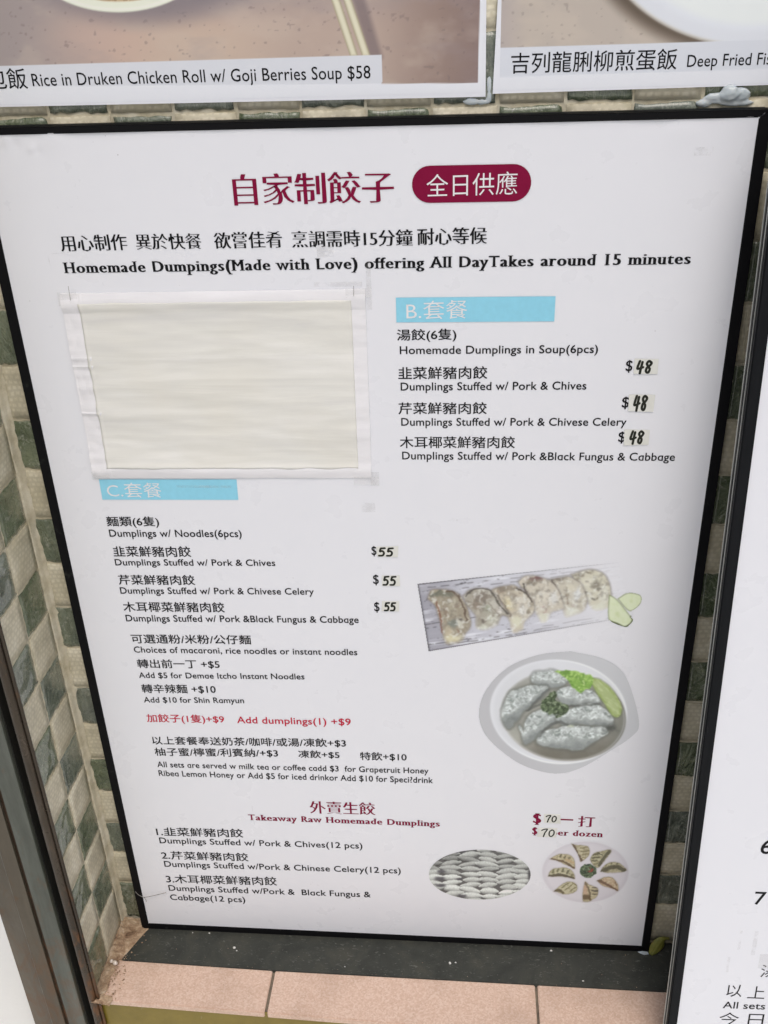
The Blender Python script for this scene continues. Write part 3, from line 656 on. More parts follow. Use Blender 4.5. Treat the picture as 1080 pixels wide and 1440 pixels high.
FRIED = [
 (2, [(400,170),(450,150),(540,130),(620,150),(670,200),(700,300),(700,400),(680,445),(600,468),(550,455),(520,390),(485,320),(440,250)], (200,194,176),
  [(460,170,45,22,(120,110,96),.9),(540,150,34,14,(136,126,108),.9),(440,212,28,28,(128,118,103),.8),(590,250,48,38,(112,104,92),.85),(612,292,24,14,(98,92,84),.8),(500,320,24,24,(100,96,86),.9),(560,372,30,14,(104,99,88),.9),(602,362,18,12,(126,118,102),.9),(652,350,38,95,(217,215,204),.8),(520,230,50,40,(216,210,194),.8),(620,435,70,32,(214,214,200),.8),(570,190,22,14,(222,218,206),.8),(630,215,16,30,(150,142,124),.6)], []),
 (2, [(205,218),(280,200),(360,188),(420,220),(460,260),(490,340),(500,400),(470,470),(400,512),(330,522),(312,440),(290,370),(250,280)], (188,180,166),
  [(270,207,80,20,(102,92,82),.9),(345,342,28,30,(136,124,108),.85),(432,330,32,64,(208,209,214),.85),(370,280,62,40,(206,198,180),.8),(380,474,66,42,(213,213,202),.9),(402,420,24,14,(146,126,120),.7),(330,300,20,40,(150,138,120),.6),(350,400,22,26,(168,160,148),.6),(300,235,30,18,(160,150,136),.7)],
  [([(210,215),(250,280),(290,360),(312,430)],13,(78,68,62),.9),([(330,330),(350,375),(345,420)],8,(128,112,98),.6)]),
 (2, [(-50,232),(0,190),(60,180),(140,200),(200,230),(250,290),(282,370),(300,440),(270,462),(205,485),(182,545),(130,572),(80,480),(40,400),(10,310),(-20,280)], (192,182,168),
  [(60,207,78,22,(112,84,78),.9),(100,196,45,13,(92,52,54),.9),(40,238,55,22,(112,102,90),.9),(120,350,82,82,(210,202,190),.7),(232,362,42,62,(210,208,208),.8),(150,490,18,12,(148,108,104),.8),(150,532,54,48,(212,210,194),.9),(135,440,12,10,(160,130,122),.7),(90,300,30,18,(168,158,142),.7),(180,300,26,20,(160,150,140),.6),(165,465,9,14,(150,112,108),.7)],
  [([(-25,240),(0,320),(38,405)],12,(66,58,52),.9)]),
 (1, [(720,330),(760,290),(850,265),(920,265),(980,300),(1030,350),(1066,420),(1062,485),(1000,560),(985,625),(905,655),(880,560),(850,470),(820,400),(770,350)], (184,172,154),
  [(850,288,120,32,(116,104,92),.9),(870,420,52,62,(206,193,154),.75),(960,380,72,50,(207,200,190),.8),(992,470,52,52,(214,210,207),.8),(1040,482,17,24,(122,112,98),.9),(940,562,64,54,(209,206,184),.9),(900,342,64,22,(148,136,123),.8),(930,430,20,30,(160,150,132),.6),(860,480,18,40,(172,150,120),.6),(985,410,20,12,(168,158,150),.6),(800,320,40,24,(140,120,104),.7)],
  [([(940,280),(1012,320),(1062,395)],13,(64,56,50),.9),([(775,342),(832,412),(870,500),(884,522)],10,(104,92,82),.8)]),
 (1, [(510,350),(560,300),(640,288),(720,305),(770,360),(802,420),(850,480),(862,517),(800,517),(770,582),(720,622),(640,634),(600,604),(602,520),(570,470),(530,420)], (152,144,132),
  [(640,356,86,44,(106,94,84),.85),(598,420,44,44,(118,102,90),.8),(805,455,32,42,(218,211,208),.9),(742,420,52,52,(188,183,175),.8),(690,452,42,42,(150,155,136),.7),(655,566,18,24,(82,72,66),.9),(720,540,62,52,(192,192,176),.8),(660,612,64,30,(203,203,190),.9),(740,515,14,10,(120,108,98),.8),(700,330,40,16,(186,180,172),.6),(620,480,18,34,(186,176,162),.6),(672,400,16,30,(88,78,72),.6),(560,380,16,40,(170,162,152),.5)],
  [([(510,352),(560,300),(640,288),(730,310),(782,402),(862,500)],13,(76,70,64),.9),([(700,400),(740,450),(800,510)],6,(110,98,88),.6)]),
 (1, [(215,350),(240,305),(330,298),(420,320),(470,370),(505,440),(526,520),(532,600),(500,655),(470,722),(400,750),(345,748),(320,680),(310,600),(290,520),(262,430),(215,380)], (142,130,112),
  [(400,402,64,36,(176,168,150),.8),(320,332,120,30,(88,88,74),.9),(462,562,38,48,(194,192,180),.85),(400,582,48,42,(98,106,100),.85),(470,542,20,16,(74,64,60),.9),(360,652,42,52,(188,174,148),.8),(390,705,76,40,(206,196,160),.9),(440,642,12,17,(112,82,64),.9),(400,470,38,50,(160,151,132),.7),(340,480,20,60,(112,92,76),.7),(430,430,20,26,(114,96,84),.7),(360,540,16,22,(170,160,144),.6),(500,480,14,44,(178,168,148),.6),(450,700,40,18,(214,208,184),.6)],
  [([(350,305),(425,325),(480,410),(518,545)],15,(84,66,54),.85),([(262,400),(295,520),(308,650)],13,(112,66,48),.8),([(300,300),(250,330),(212,352)],18,(96,96,84),.8)])]
def paint_plank(a, b):
    s = (a - 80) / 850.; t = (b - 152 + 92 * s) / (286 - 56 * s)
    for _ in range(3): s = (a - 80 - 48 * t) / (850. + 15 * t); t = (b - 152 + 92 * s) / (286 - 56 * s)
    col = np.zeros(a.shape + (3,)) + np.array([158, 155, 165.]); col = lerp(col, (190, 188, 197), sm(.06, .26, s)); col = lerp(col, PAGE, sm(.3, .95, s) * .95)
    col = lerp(col, (146, 143, 153), (1 - sm(0, .16, s)) * (1 - sm(.2, .7, t)) * .5)
    strength = 1 - .8 * sm(.10, .85, s); tw = t + .02 * (fbm(s * 9, t * 3, 2, 3) - .5)
    g = fbm(s * 9 + 3, tw * 26, 3, 3); g2 = fbm(s * 40, tw * 44, 4, 3); g3 = fbm(s * 4, tw * 9, 6, 3)
    col = lerp(col, (176, 173, 182), sm(.5, .7, g3) * .5 * strength); col = lerp(col, (226, 225, 232), sm(.55, .75, fbm(s * 5 + 9, tw * 20, 8)) * .7)
    fib = np.exp(-((g - .5) / .012) ** 2) * sm(.44, .62, g2); col = lerp(col, (62, 59, 64), fib * strength * .95)
    for tc, q in ((.075, 3), (.135, 4), (.60, 5), (.66, 9), (.91, 6), (.955, 7)):
        ln = np.exp(-((tw - tc - .03 * (fbm(s * 7, s * 0 + q, q, 3) - .5)) / .0065) ** 2); col = lerp(col, (80, 77, 82), ln * (strength * .85 + .08) * sm(.44, .58, fbm(s * 30, s * 0 + q * 3, q + 20, 3)))
    col = lerp(col, (70, 68, 72), (1 - sm(.0, .022, t)) * (strength + .05)); col = lerp(col, (104, 100, 106), sm(.97, 1., t) * (strength * .8 + .3) * (1 - sm(.75, .95, s))); col = lerp(col, (88, 86, 92), (1 - sm(0, .014, s)) * .9)
    inside = (s > 0) & (s < 1.0) & (t > 0) & (t < 1); far = sm(.86, 1.0, s); col = lerp(col, PAGE, far * .7)
    wx = (fbm(a / 22, b / 22, 41, 4, .6) - .5) * 22; wy = (fbm(a / 22 + 9, b / 22, 42, 4, .6) - .5) * 22; fine = fbm(a / 5, b / 5, 43, 3); mid = fbm((a + wy) / 15, (b + wx) / 12, 44, 3)
    for which, pts, base, spots, strokes in FRIED:
        T = (lambda p: (p[0] / 2 + 30, p[1] / 2 + 30)) if which == 1 else (lambda p: (540 + p[0] / 2, 30 + p[1] / 2))
        P = [T(p) for p in pts]; gx, gy = np.mean([p[0] for p in P]), np.mean([p[1] for p in P]); P = [(gx + (p[0] - gx) * 1.13, gy + (p[1] - gy) * 1.04) for p in P]; d = local_sd(a, b, P, 20) + wx * .25; vlow = sm(np.mean([p[1] for p in P]), max(p[1] for p in P), b)
        x = (a + wx - T((0, 0))[0]) * 2; y = (b + wy - T((0, 0))[1]) * 2
        col = lerp(col, (120, 112, 108), (1 - sm(0, 9, d)) * (1 - vlow) * .45)
        c = np.zeros(col.shape) + np.array(base, float); mk1 = np.ones(a.shape)
        for q in spots: c = spot(c, x, y, q, mk1)
        for p_, w_, cc, al in strokes: c = stroke(c, x, y, p_, w_, cc, al)
        c = lerp(c, (206, 200, 188), .18 * np.ones(a.shape)); c = lerp(c, (104, 96, 88), sm(.50, .78, mid) * .42 * (1 - vlow)); c = lerp(c, (226, 224, 220), sm(.50, .80, fbm((a + wx) / 13 + 3, (b + wy) / 13, 46, 3)) * .6); c += (fine[..., None] - .5) * 12
        c = lerp(c, (110, 98, 88), sm(-5, -.5, d) * (1 - vlow) * .5)
        col = lerp(col, c, (1 - sm(-3.5, 1.2, d)) * (1 - .55 * vlow * sm(-16, -1, d)))
        for p_, w_, cc, al in strokes: col = stroke(col, (a - T((0, 0))[0]) * 2 + wx, (b - T((0, 0))[1]) * 2 + wy, p_, w_ * .8, cc, al * .8)
    f = fbm(a / 12, b / 12, 40, 3)
    for pts in ([(925, 215), (970, 190), (1020, 198), (1028, 225), (1002, 258), (970, 265)], [(889, 196), (925, 220), (978, 286), (992, 305), (980, 322), (957, 335), (897, 312), (885, 280)]):
        d = local_sd(a, b, pts) + wx * .08; c = np.zeros(col.shape) + np.array([204, 210, 176.]); c = lerp(c, (190, 200, 150), sm(.4, .65, f) * .6); c = lerp(c, (216, 220, 196), sm(-26, -10, -np.abs(d + 14)) * .4)
        c = lerp(c, (98, 108, 66), sm(-4.5, -1.5, d) * .85); mk = 1 - sm(-1.5, .8, d); col = lerp(col, c, mk); inside |= d < 0
    col = stroke(col, a, b, [(893, 311), (925, 322), (955, 335), (980, 322), (990, 303), (982, 290)], 9, (64, 74, 40), .9, (local_sd(a, b, pts) < 1.5) * 1.)
    return col, inside
def C3(pts): return [(330 + x / 1.5, 420 + y / 1.5) for x, y in pts]
BOILED = [([(350,185),(380,160),(430,155),(490,150),(540,180),(572,208),(550,240),(490,255),(430,255),(380,240),(355,220)], .12, 0), ([(505,290),(540,262),(600,252),(660,268),(740,285),(788,355),(720,362),(640,368),(560,362),(530,340)], .10, 6),
    ([(160,400),(185,340),(215,285),(270,268),(340,245),(400,246),(455,262),(420,310),(370,350),(300,402),(250,470),(203,512),(168,470)], -.62, -6), ([(275,500),(300,540),(312,470),(340,430),(400,400),(450,398),(524,438),(490,480),(440,512),(400,560),(350,590),(308,612),(292,560)], -.55, 0),
    ([(505,455),(540,425),(590,395),(660,368),(740,362),(800,385),(850,430),(862,470),(845,498),(760,500),(640,485),(560,495)], .08, 6), ([(385,585),(410,550),(440,530),(500,520),(580,500),(700,505),(800,510),(830,540),(770,580),(720,612),(655,648),(560,640),(480,634),(392,612)], -.05, 6)]
def paint_bowl(a, b):
    sd0 = poly_sd(a, b, C3([(600, 25), (800, 70), (930, 160), (1000, 330), (1030, 490), (990, 560), (860, 650), (660, 765), (500, 800), (330, 762), (200, 690), (60, 560), (15, 420), (60, 270), (200, 125), (400, 45)]))
    x0 = (a - 330) * 1.5; y0 = (b - 420) * 1.5
    col = np.zeros(a.shape + (3,)) + np.array([182, 180, 184.]); col = lerp(col, (192, 191, 195), sm(200, 800, x0))
    def ell(cx, cy, rx, ry, rot=0.):
        c, s = math.cos(rot), math.sin(rot); u = ((x0 - cx) * c + (y0 - cy) * s) / rx; v = (-(x0 - cx) * s + (y0 - cy) * c) / ry; return np.sqrt(u * u + v * v)
    r1 = ell(520, 408, 440, 334, .10); col = lerp(col, (213, 212, 217), 1 - sm(.975, 1.005, r1)); col = lerp(col, (232, 232, 236), np.exp(-((r1 - .972) / .012) ** 2) * sm(300, 800, x0 + y0 * .5) * .9)
    col = lerp(col, (200, 199, 203), (1 - sm(.90, .97, r1)) * (1 - sm(200, 560, x0)) * .45)
    wx = (fbm(x0 / 30, y0 / 30, 31, 4) - .5) * 50; wy = (fbm(x0 / 30 + 8, y0 / 30, 32, 4) - .5) * 50; x = x0 + wx; y = y0 + wy
    r2 = ell(548, 432, 402, 288, .12); soup = np.zeros(col.shape) + np.array([148, 146, 139.]); soup = lerp(soup, (104, 99, 88), sm(480, 700, y) * .85); soup = lerp(soup, (208, 207, 210), 1 - sm(110, 330, y + x * .22))
    soup = lerp(soup, (112, 112, 102), sm(800, 930, x) * .6); soup = lerp(soup, (184, 182, 174), (1 - sm(200, 420, x)) * sm(420, 620, y) * .8); soup = lerp(soup, (126, 124, 118), sm(.5, .72, fbm(x / 70, y / 44, 9)) * .3)
    edge = sm(.93, 1.0, r2); col = lerp(col, soup, (1 - edge) ** .6); col = lerp(col, (112, 110, 102), np.exp(-((r2 - .985) / .012) ** 2) * sm(640, 900, x) * .85); col = lerp(col, (150, 146, 138), np.exp(-((r2 - .975) / .02) ** 2) * sm(560, 700, y) * .7)
    fine = fbm(x0 / 7, y0 / 7, 33, 3)
    for k, (pts, ang, tone) in enumerate(BOILED):
        d = local_sd(a, b, C3(pts), 26) * 1.5 + wx * .30 - 7; P = np.array(pts, float); cx, cy = P.mean(0); ca, sa = math.cos(ang), math.sin(ang)
        u = (x - cx) * ca + (y - cy) * sa; v = -(x - cx) * sa + (y - cy) * ca; H = 50.
        col = lerp(col, (84, 86, 80), (1 - sm(-8, 20, d)) * .55)
        n1 = fbm(u / 30 + k * 5, v / 22, 61 + k, 4); n2 = fbm(u / 13, v / 11 + k * 3, 71 + k, 3); fold = np.abs(fbm(u / 26 + 3, v / 40, 81 + k, 3) - .5) * 2
        crest = 1 - sm(-.15, .55, v / H); val = 150 + tone + 18 * (n1 - .5) * 2 - 22 * sm(.4, 1.1, v / H)
        pl = 190 + tone + 46 * (n2 - .5) * 2 + 34 * (n1 - .5) * 2; val = val + (pl - val) * crest; val = val - 62 * np.exp(-(fold / .09) ** 2) * crest * sm(.35, .6, n1) + 20 * np.exp(-((v / H - .10) / .13) ** 2)
        c = np.stack([val - 3, val + 1, val], -1); c = lerp(c, (224, 227, 228), sm(.60, .72, n2) * .75 * crest); c = lerp(c, (112, 120, 116), sm(.58, .70, fbm(u / 24, v / 20 + 6, 91 + k, 3)) * .7 * crest)
        c += (fine[..., None] - .5) * 18; c = lerp(c, (120, 122, 118), sm(-16, -1, d) * .5 * sm(-.1, .6, v / H)); c = c * .93 + np.array([205, 204, 198.]) * .07; col = lerp(col, c, 1 - sm(-9, 4, d))
    for p_ in ([(320, 400), (380, 372), (440, 345)], [(400, 560), (450, 505), (520, 470), (575, 490)], [(570, 375), (640, 370), (780, 356)], [(455, 268), (420, 300), (330, 395)]):
        col = stroke(col, x0 + wx * .3, y0 + wy * .3, p_, 15, (78, 80, 76), .6)
    d = local_sd(a, b, C3([(716, 190), (790, 208), (870, 280), (918, 370), (908, 434), (862, 434), (800, 345), (745, 262)])) * 1.5 + wx * .1
    c = np.zeros(col.shape) + np.array([164, 176, 122.]); c = lerp(c, (140, 158, 84), sm(-22, -6, d) * .8); c = lerp(c, (196, 204, 158), sm(.45, .7, fbm((x0 + y0) / 50, (x0 - y0) / 10, 95, 3)) * .6); col = lerp(col, (96, 104, 70), (1 - sm(0, 12, d)) * .5); col = lerp(col, c, 1 - sm(-6, 3, d))
    d = local_sd(a, b, C3([(500, 152), (540, 146), (600, 150), (660, 156), (742, 192), (722, 250), (690, 272), (655, 290), (625, 262), (600, 245), (560, 190)])) * 1.5 + wx * .45
    f1 = fbm(x / 17, y / 13, 96, 3); f2 = fbm(x / 26 + 4, y / 12, 97, 3); c = np.zeros(col.shape) + np.array([126, 164, 74.]); c = lerp(c, (176, 204, 116), sm(.40, .66, f1) * .8); c = lerp(c, (88, 126, 48), sm(.50, .70, f2) * .7); c = lerp(c, (206, 222, 160), sm(.64, .74, f1) * .7); col = lerp(col, c, 1 - sm(-5, 3, d))
    d = local_sd(a, b, C3([(405, 372), (450, 300), (500, 282), (512, 330), (585, 375), (545, 428), (470, 434), (412, 402)])) * 1.5 + wx * .9
    f1 = fbm(x / 13, y / 11, 98, 3); c = np.zeros(col.shape) + np.array([92, 108, 76.]); c = lerp(c, (46, 60, 36), sm(.44, .56, f1)); c = lerp(c, (168, 178, 150), sm(.60, .68, fbm(x / 14 + 6, y / 12, 99, 3)) * .8); col = lerp(col, c, (1 - sm(-6, 4, d)) * .95)
    col = lerp(col, (64, 66, 62), np.exp(-(((x - 850) / 40) ** 2 + ((y - 512) / 30) ** 2)) * .8); col = lerp(col, (222, 226, 190), np.exp(-(((x - 598) / 16) ** 2 + ((y - 502) / 9) ** 2)) * .7)
    return col, sd0 < 0
def paint_rows(a, b):
    x0 = (a - 45) * 2.25; y0 = (b - 180) * 2.25; r = np.sqrt(((x0 - 538) / 485) ** 2 + ((y0 - 335) / 238) ** 2)
    col = np.zeros(a.shape + (3,)) + np.array([92, 90, 90.]); w = fbm(x0 / 30, y0 / 16, 51, 4); x = x0 + (w - .5) * 14; y = y0 + (fbm(x0 / 24, y0 / 20, 52, 3) - .5) * 12
    fine = fbm(x0 / 9, y0 / 6, 54, 3); rs = np.random.RandomState(5); cols = [(95, 92), (262, 96), (445, 100), (622, 98), (790, 98), (935, 88), (1060, 80)]
    items = []
    for i, (cx, L) in enumerate(cols):
        yy = 86 + rs.rand() * 26 + i * 5
        while yy < 600:
            items.append((yy, cx + rs.uniform(-18, 18) + (yy - 330) * .06, L * rs.uniform(.86, 1.18), rs.uniform(26, 40) + yy * .012, rs.uniform(-.16, .2), rs.uniform(-24, 14))); yy += rs.uniform(38, 46) + yy * .020
    for yy, cx, L, Hh, ang, tn in sorted(items):
        k = (np.abs(x - cx) < L * 1.15) & (np.abs(y - yy) < Hh * 2.0 + 14)
        if not k.any(): continue
        u = ((x[k] - cx) * math.cos(ang) + (y[k] - yy) * math.sin(ang)) / L; v = (-(x[k] - cx) * math.sin(ang) + (y[k] - yy) * math.cos(ang))
        top = -Hh * .78 * (1 - np.clip(u * u, 0, 1)) ** .8; bot = Hh * .92 * (1 - np.clip(u * u, 0, 1)) ** .65; t = (v - top) / (bot - top + 1e-6); inn = (np.abs(u) < 1) & (v > top) & (v < bot)
        shade = 1 - sm(0, 9, np.where(np.abs(u) < 1.02, v - bot, 99)); c0 = col[k]; sh = shade * (np.abs(u) < .95) * (v > bot) * .65; c0 = c0 + (np.array([58, 57, 56.]) - c0) * sh[:, None]
        lit = 172 + tn + 34 * sm(150, 470, yy) - 22 * (1 - sm(250, 560, cx)) * (1 - sm(230, 380, yy))
        val = lit - 4 + 20 * np.exp(-((t - .22) / .18) ** 2) - 78 * sm(.35, 1.0, t) ** 1.4 - 20 * (1 - sm(0, .12, t)) + 14 * sm(.7, 1., np.abs(u)) + (fine[k] - .5) * 30 - 16 * (np.abs(np.sin(u * 13 + yy)) < .25) * (t < .35)
        c = np.stack([val, val * 1.003, val * .985], -1); c0[inn] = c[inn]; col[k] = c0
    col = lerp(col, (60, 58, 62), np.exp(-(((x0 - 1008) / 15) ** 2 + ((y0 - 335) / 60) ** 2)) * .95)
    for px_, py_, rx_, ry_ in ((160, 375, 50, 20), (170, 438, 50, 15), (175, 305, 40, 14), (375, 535, 40, 14), (385, 115, 22, 12), (345, 378, 26, 14), (320, 123, 18, 8)):
        col = lerp(col, (74, 72, 78), np.exp(-(((x - px_) / rx_) ** 4 + ((y - py_) / ry_) ** 4)) * .85)
    return col, r < 1
def C5(pts): return [(510 + x / 2.4, 165 + y / 2.4) for x, y in pts]
RING = [([(385,80),(440,95),(500,95),(555,110),(572,150),(560,200),(520,240),(478,262),(460,210),(430,150)], (172,162,136), [([(405,95),(450,190),(487,245)],26,(74,56,42)),([(480,125),(548,118)],11,(118,108,74)),([(488,158),(562,150)],11,(110,100,70)),([(498,190),(560,186)],11,(120,110,78)),([(505,222),(545,222)],10,(112,100,70))]),
 ([(575,240),(600,190),(640,165),(700,155),(760,140),(792,155),(750,215),(700,280),(655,325),(600,290)], (160,154,126), [([(772,155),(715,225),(668,298)],26,(66,62,46)),([(598,225),(662,216)],13,(72,68,46)),([(606,192),(670,182)],12,(72,68,46)),([(590,256),(648,252)],12,(88,84,58)),([(640,165),(700,192)],11,(66,64,46)),([(625,285),(650,280)],9,(100,94,62))]),
 ([(680,362),(700,320),(740,285),(800,265),(870,275),(915,310),(945,352),(860,372),(760,374)], (168,160,132), [([(692,357),(780,324),(860,318),(925,350)],34,(64,60,44)),([(735,305),(745,285)],16,(120,112,82)),([(790,285),(795,272)],16,(96,90,64)),([(845,292),(852,280)],16,(104,98,72)),([(760,372),(840,372)],12,(176,166,146))]),
 ([(640,455),(700,425),(760,415),(810,430),(850,480),(862,510),(855,560),(800,535),(720,512),(680,490)], (184,160,134), [([(672,462),(745,492),(850,552)],22,(92,66,50)),([(830,470),(845,500)],14,(116,92,74)),([(740,430),(790,440)],12,(200,182,156)),([(650,452),(690,452)],14,(90,72,52))]),
 ([(500,665),(498,600),(506,540),(522,465),(560,490),(600,505),(650,530),(658,570),(640,620),(600,645),(560,668)], (178,166,138), [([(524,475),(568,560),(572,645)],16,(96,80,60)),([(520,520),(530,580)],40,(188,154,132)),([(520,620),(555,622)],42,(84,66,46)),([(602,522),(642,532)],11,(82,74,66)),([(596,556),(652,558)],13,(76,70,62)),([(602,592),(646,592)],12,(86,78,62))]),
 ([(205,562),(250,525),(300,485),(370,463),(425,480),(446,520),(430,560),(380,585),(310,592),(255,575)], (182,174,148), [([(215,558),(262,556),(300,574)],22,(76,66,46)),([(285,525),(352,482)],11,(112,106,74)),([(322,545),(400,492)],11,(118,110,80)),([(372,560),(432,520)],10,(120,112,84)),([(400,478),(440,500)],12,(110,104,72))]),
 ([(150,412),(165,365),(200,335),(260,325),(320,322),(375,340),(410,380),(418,436),(360,428),(280,412),(200,415)], (174,168,142), [([(162,406),(280,398),(404,428)],22,(62,54,42)),([(196,372),(204,352)],18,(96,94,66)),([(246,362),(252,345)],18,(96,94,66)),([(296,360),(304,342)],20,(86,84,62)),([(345,374),(356,356)],20,(82,80,60)),([(386,402),(396,388)],18,(104,100,72))]),
 ([(165,236),(215,205),(270,184),(340,188),(385,205),(415,250),(420,335),(370,312),(320,290),(250,258)], (180,168,138), [([(185,236),(300,262),(412,325)],20,(82,62,44)),([(274,212),(284,196)],18,(78,72,50)),([(312,224),(322,206)],16,(92,86,62)),([(356,236),(366,220)],16,(112,102,76)),([(330,240),(400,270)],22,(186,158,122))])]
def paint_plate(a, b):
    x0 = (a - 510) * 2.4; y0 = (b - 165) * 2.4; r = np.sqrt(((x0 - 528) / 452) ** 2 + ((y0 - 366) / 318) ** 2)
    col = np.zeros(a.shape + (3,)) + np.array([206, 200, 206.]); col = lerp(col, (197, 191, 198), np.exp(-((r - .93) / .05) ** 2) * .6); col = lerp(col, PAGE, sm(.94, 1., r))
    w = fbm(x0 / 20, y0 / 20, 61, 4); x = x0 + (w - .5) * 20; y = y0 + (fbm(x0 / 20 + 5, y0 / 20, 62, 4) - .5) * 20; fine = fbm(x0 / 9, y0 / 9, 63, 3)
    for k, (pts, base, st) in enumerate(RING):
        d = local_sd(a, b, C5(pts), 10) * 2.4 + (w - .5) * 9; col = lerp(col, (168, 160, 158), (1 - sm(0, 16, d)) * .45)
        c = np.zeros(col.shape) + np.array(base, float); c = lerp(c, (206, 198, 170), sm(.5, .66, w) * .5); c = lerp(c, (128, 116, 90), sm(.56, .7, fbm(x0 / 16 + k, y0 / 14, 64, 3)) * .5); c += (fine[..., None] - .5) * 16
        c = lerp(c, (124, 112, 84), sm(-9, -1, d) * .6)
        for p_, w_, cc in st: c = stroke(c, x, y, p_, w_ * 1.15, cc, .75)
        col = lerp(col, c, 1 - sm(-4, 2, d))
    rr = np.hypot((x - 555) / 92, (y - 355) / 78); c = np.zeros(col.shape) + np.array([80, 98, 72.]); f = fbm(x0 / 15, y0 / 15, 65, 3); c = lerp(c, (44, 60, 44), sm(.45, .58, f)); c = lerp(c, (140, 150, 120), sm(.62, .72, fbm(x0 / 13, y0 / 13, 66, 3)) * .7)
    c = lerp(c, (140, 62, 50), sm(.42, .56, fbm(x0 / 18 + 3, y0 / 18, 67, 3)) * (1 - sm(.3, .9, np.hypot((x0 - 578) / 50, (y0 - 345) / 40)))); col = lerp(col, c, 1 - sm(.82, .98, rr))
    return col, r < 1
def e_(a, b, cx, cy, rx, ry): return np.sqrt(((a - cx) / rx) ** 2 + ((b - cy) / ry) ** 2)
def paint_p1(a, b):
    col = np.zeros(a.shape + (3,)) + np.array([156, 143, 142.]); col = lerp(col, (190, 163, 149), sm(10, 190, a) * sm(-20, 60, b)); col = lerp(col, (190, 167, 152), sm(150, 260, a) * sm(10, 60, b)); col = lerp(col, (172, 151, 142), sm(300, 430, a) * .7)
    col = lerp(col, (142, 120, 112), sm(500, 640, a)); col = lerp(col, (128, 108, 106), sm(610, 690, a) * .7)
    col = lerp(col, (190, 162, 152), np.exp(-((a - 130) / 60) ** 2 - ((b - 50) / 40) ** 2) * .5); n = fbm(a / 60, b / 40, 71, 4); col = lerp(col, (192, 174, 162), sm(.45, .75, n) * .35); col = lerp(col, (150, 136, 138), sm(.55, .8, fbm(a / 70 + 7, b / 34, 72)) * .25)
    sp = fbm(a / 7, b / 6, 73, 2); col = lerp(col, (112, 98, 98), sm(.76, .84, sp) * .35)
    col = lerp(col, (122, 112, 118), (1 - sm(.84, 1.32, e_(a, b, 200, -58, 150, 84))) * .75)
    r = e_(a, b, 165, -62, 127, 80); col = lerp(col, (222, 221, 206), 1 - sm(.98, 1.0, r)); col = lerp(col, (198, 196, 182), np.exp(-((r - .99) / .012) ** 2) * .6); col = lerp(col, (232, 231, 220), np.exp(-((r - .94) / .02) ** 2) * .6)
    r = e_(a, b, 165, -66, 118, 70); col = lerp(col, (190, 164, 128), 1 - sm(.95, 1.0, r)); col = lerp(col, (128, 92, 60), sm(.5, .6, fbm(a / 8, b / 8, 74)) * (1 - sm(.9, 1., r)))
    col = lerp(col, (104, 90, 94), (1 - sm(-2, 9, poly_sd(a, b, ((497, -6), (508, -6), (534, 80), (522, 80)), False))) * .6)
    for q in (((463, -6), (476, -6), (504, 80), (492, 80)), ((480, -6), (492.5, -6), (521.5, 80), (509, 80))):
        d = poly_sd(a, b, q, False); c = np.zeros(col.shape) + np.array([206, 198, 174.]); c = lerp(c, (162, 150, 126), sm(-3.5, -.5, d)); c = lerp(c, (222, 215, 194), np.exp(-((d + 6) / 2.) ** 2) * .6); col = lerp(col, c, 1 - sm(-1, 0.6, d))
    col = lerp(col, (206, 205, 212), 1. * ((a < 537) & (b > 93 - .0279 * a)))
    m_ = sm(-.6, .6, b - (122.3 - .0079 * a)); m2 = sm(-.6, .6, a - (675 - .026 * b)); col = lerp(col, PAPER, np.maximum(m_, m2))
    return col, b < 1e9
def paint_p2(a, b):
    col = np.zeros(a.shape + (3,)) + np.array([180, 167, 158.]); n = fbm(a / 50, b / 40, 81, 4); col = lerp(col, (192, 177, 165), sm(.4, .7, n) * .5); col = lerp(col, (168, 156, 156), (1 - sm(702, 745, a)) * .6)
    sp = fbm(a / 7, b / 6, 83, 2); col = lerp(col, (128, 114, 110), sm(.76, .84, sp) * .35)
    col = lerp(col, (86, 73, 62), (1 - sm(.90, 1.04, e_(a, b, 1034, -118, 226, 198))) * .9); r = e_(a, b, 1055, -125, 224, 192)
    col = lerp(col, (212, 212, 219), 1 - sm(.975, 1.005, r)); col = lerp(col, (190, 182, 170), np.exp(-((r - .985) / .014) ** 2) * .6); col = lerp(col, (222, 223, 229), 1 - sm(.78, .92, r))
    col = lerp(col, (206, 206, 214), 1. * (b > 67.5 - .031 * (a - 702)))
    m_ = sm(-.6, .6, b - (109 - .0317 * (a - 702))); col = lerp(col, PAPER, m_)
    return col, b < 1e9

art('food_picture', (.336, .566, .428, .548), .00050, paint_plank, HA, BD, PY - .0001, 2)['label'] = 'row of fried dumplings on a whitewashed plank with cucumber'
art('food_picture', (.396, .572, .270, .445), .00045, paint_bowl, HA, BD, PY - .0001, 3)['label'] = 'white bowl of dumplings in soup with green lettuce'
art('food_picture', (.345, .470, .070, .165), .00040, paint_rows, HB, BD, PY - .0001)['label'] = 'oval picture of packed rows of raw dumplings'
art('food_picture', (.474, .580, .070, .184), .00040, paint_plate, HB, BD, PY - .0001)['label'] = 'round plate of eight dumplings in a ring'
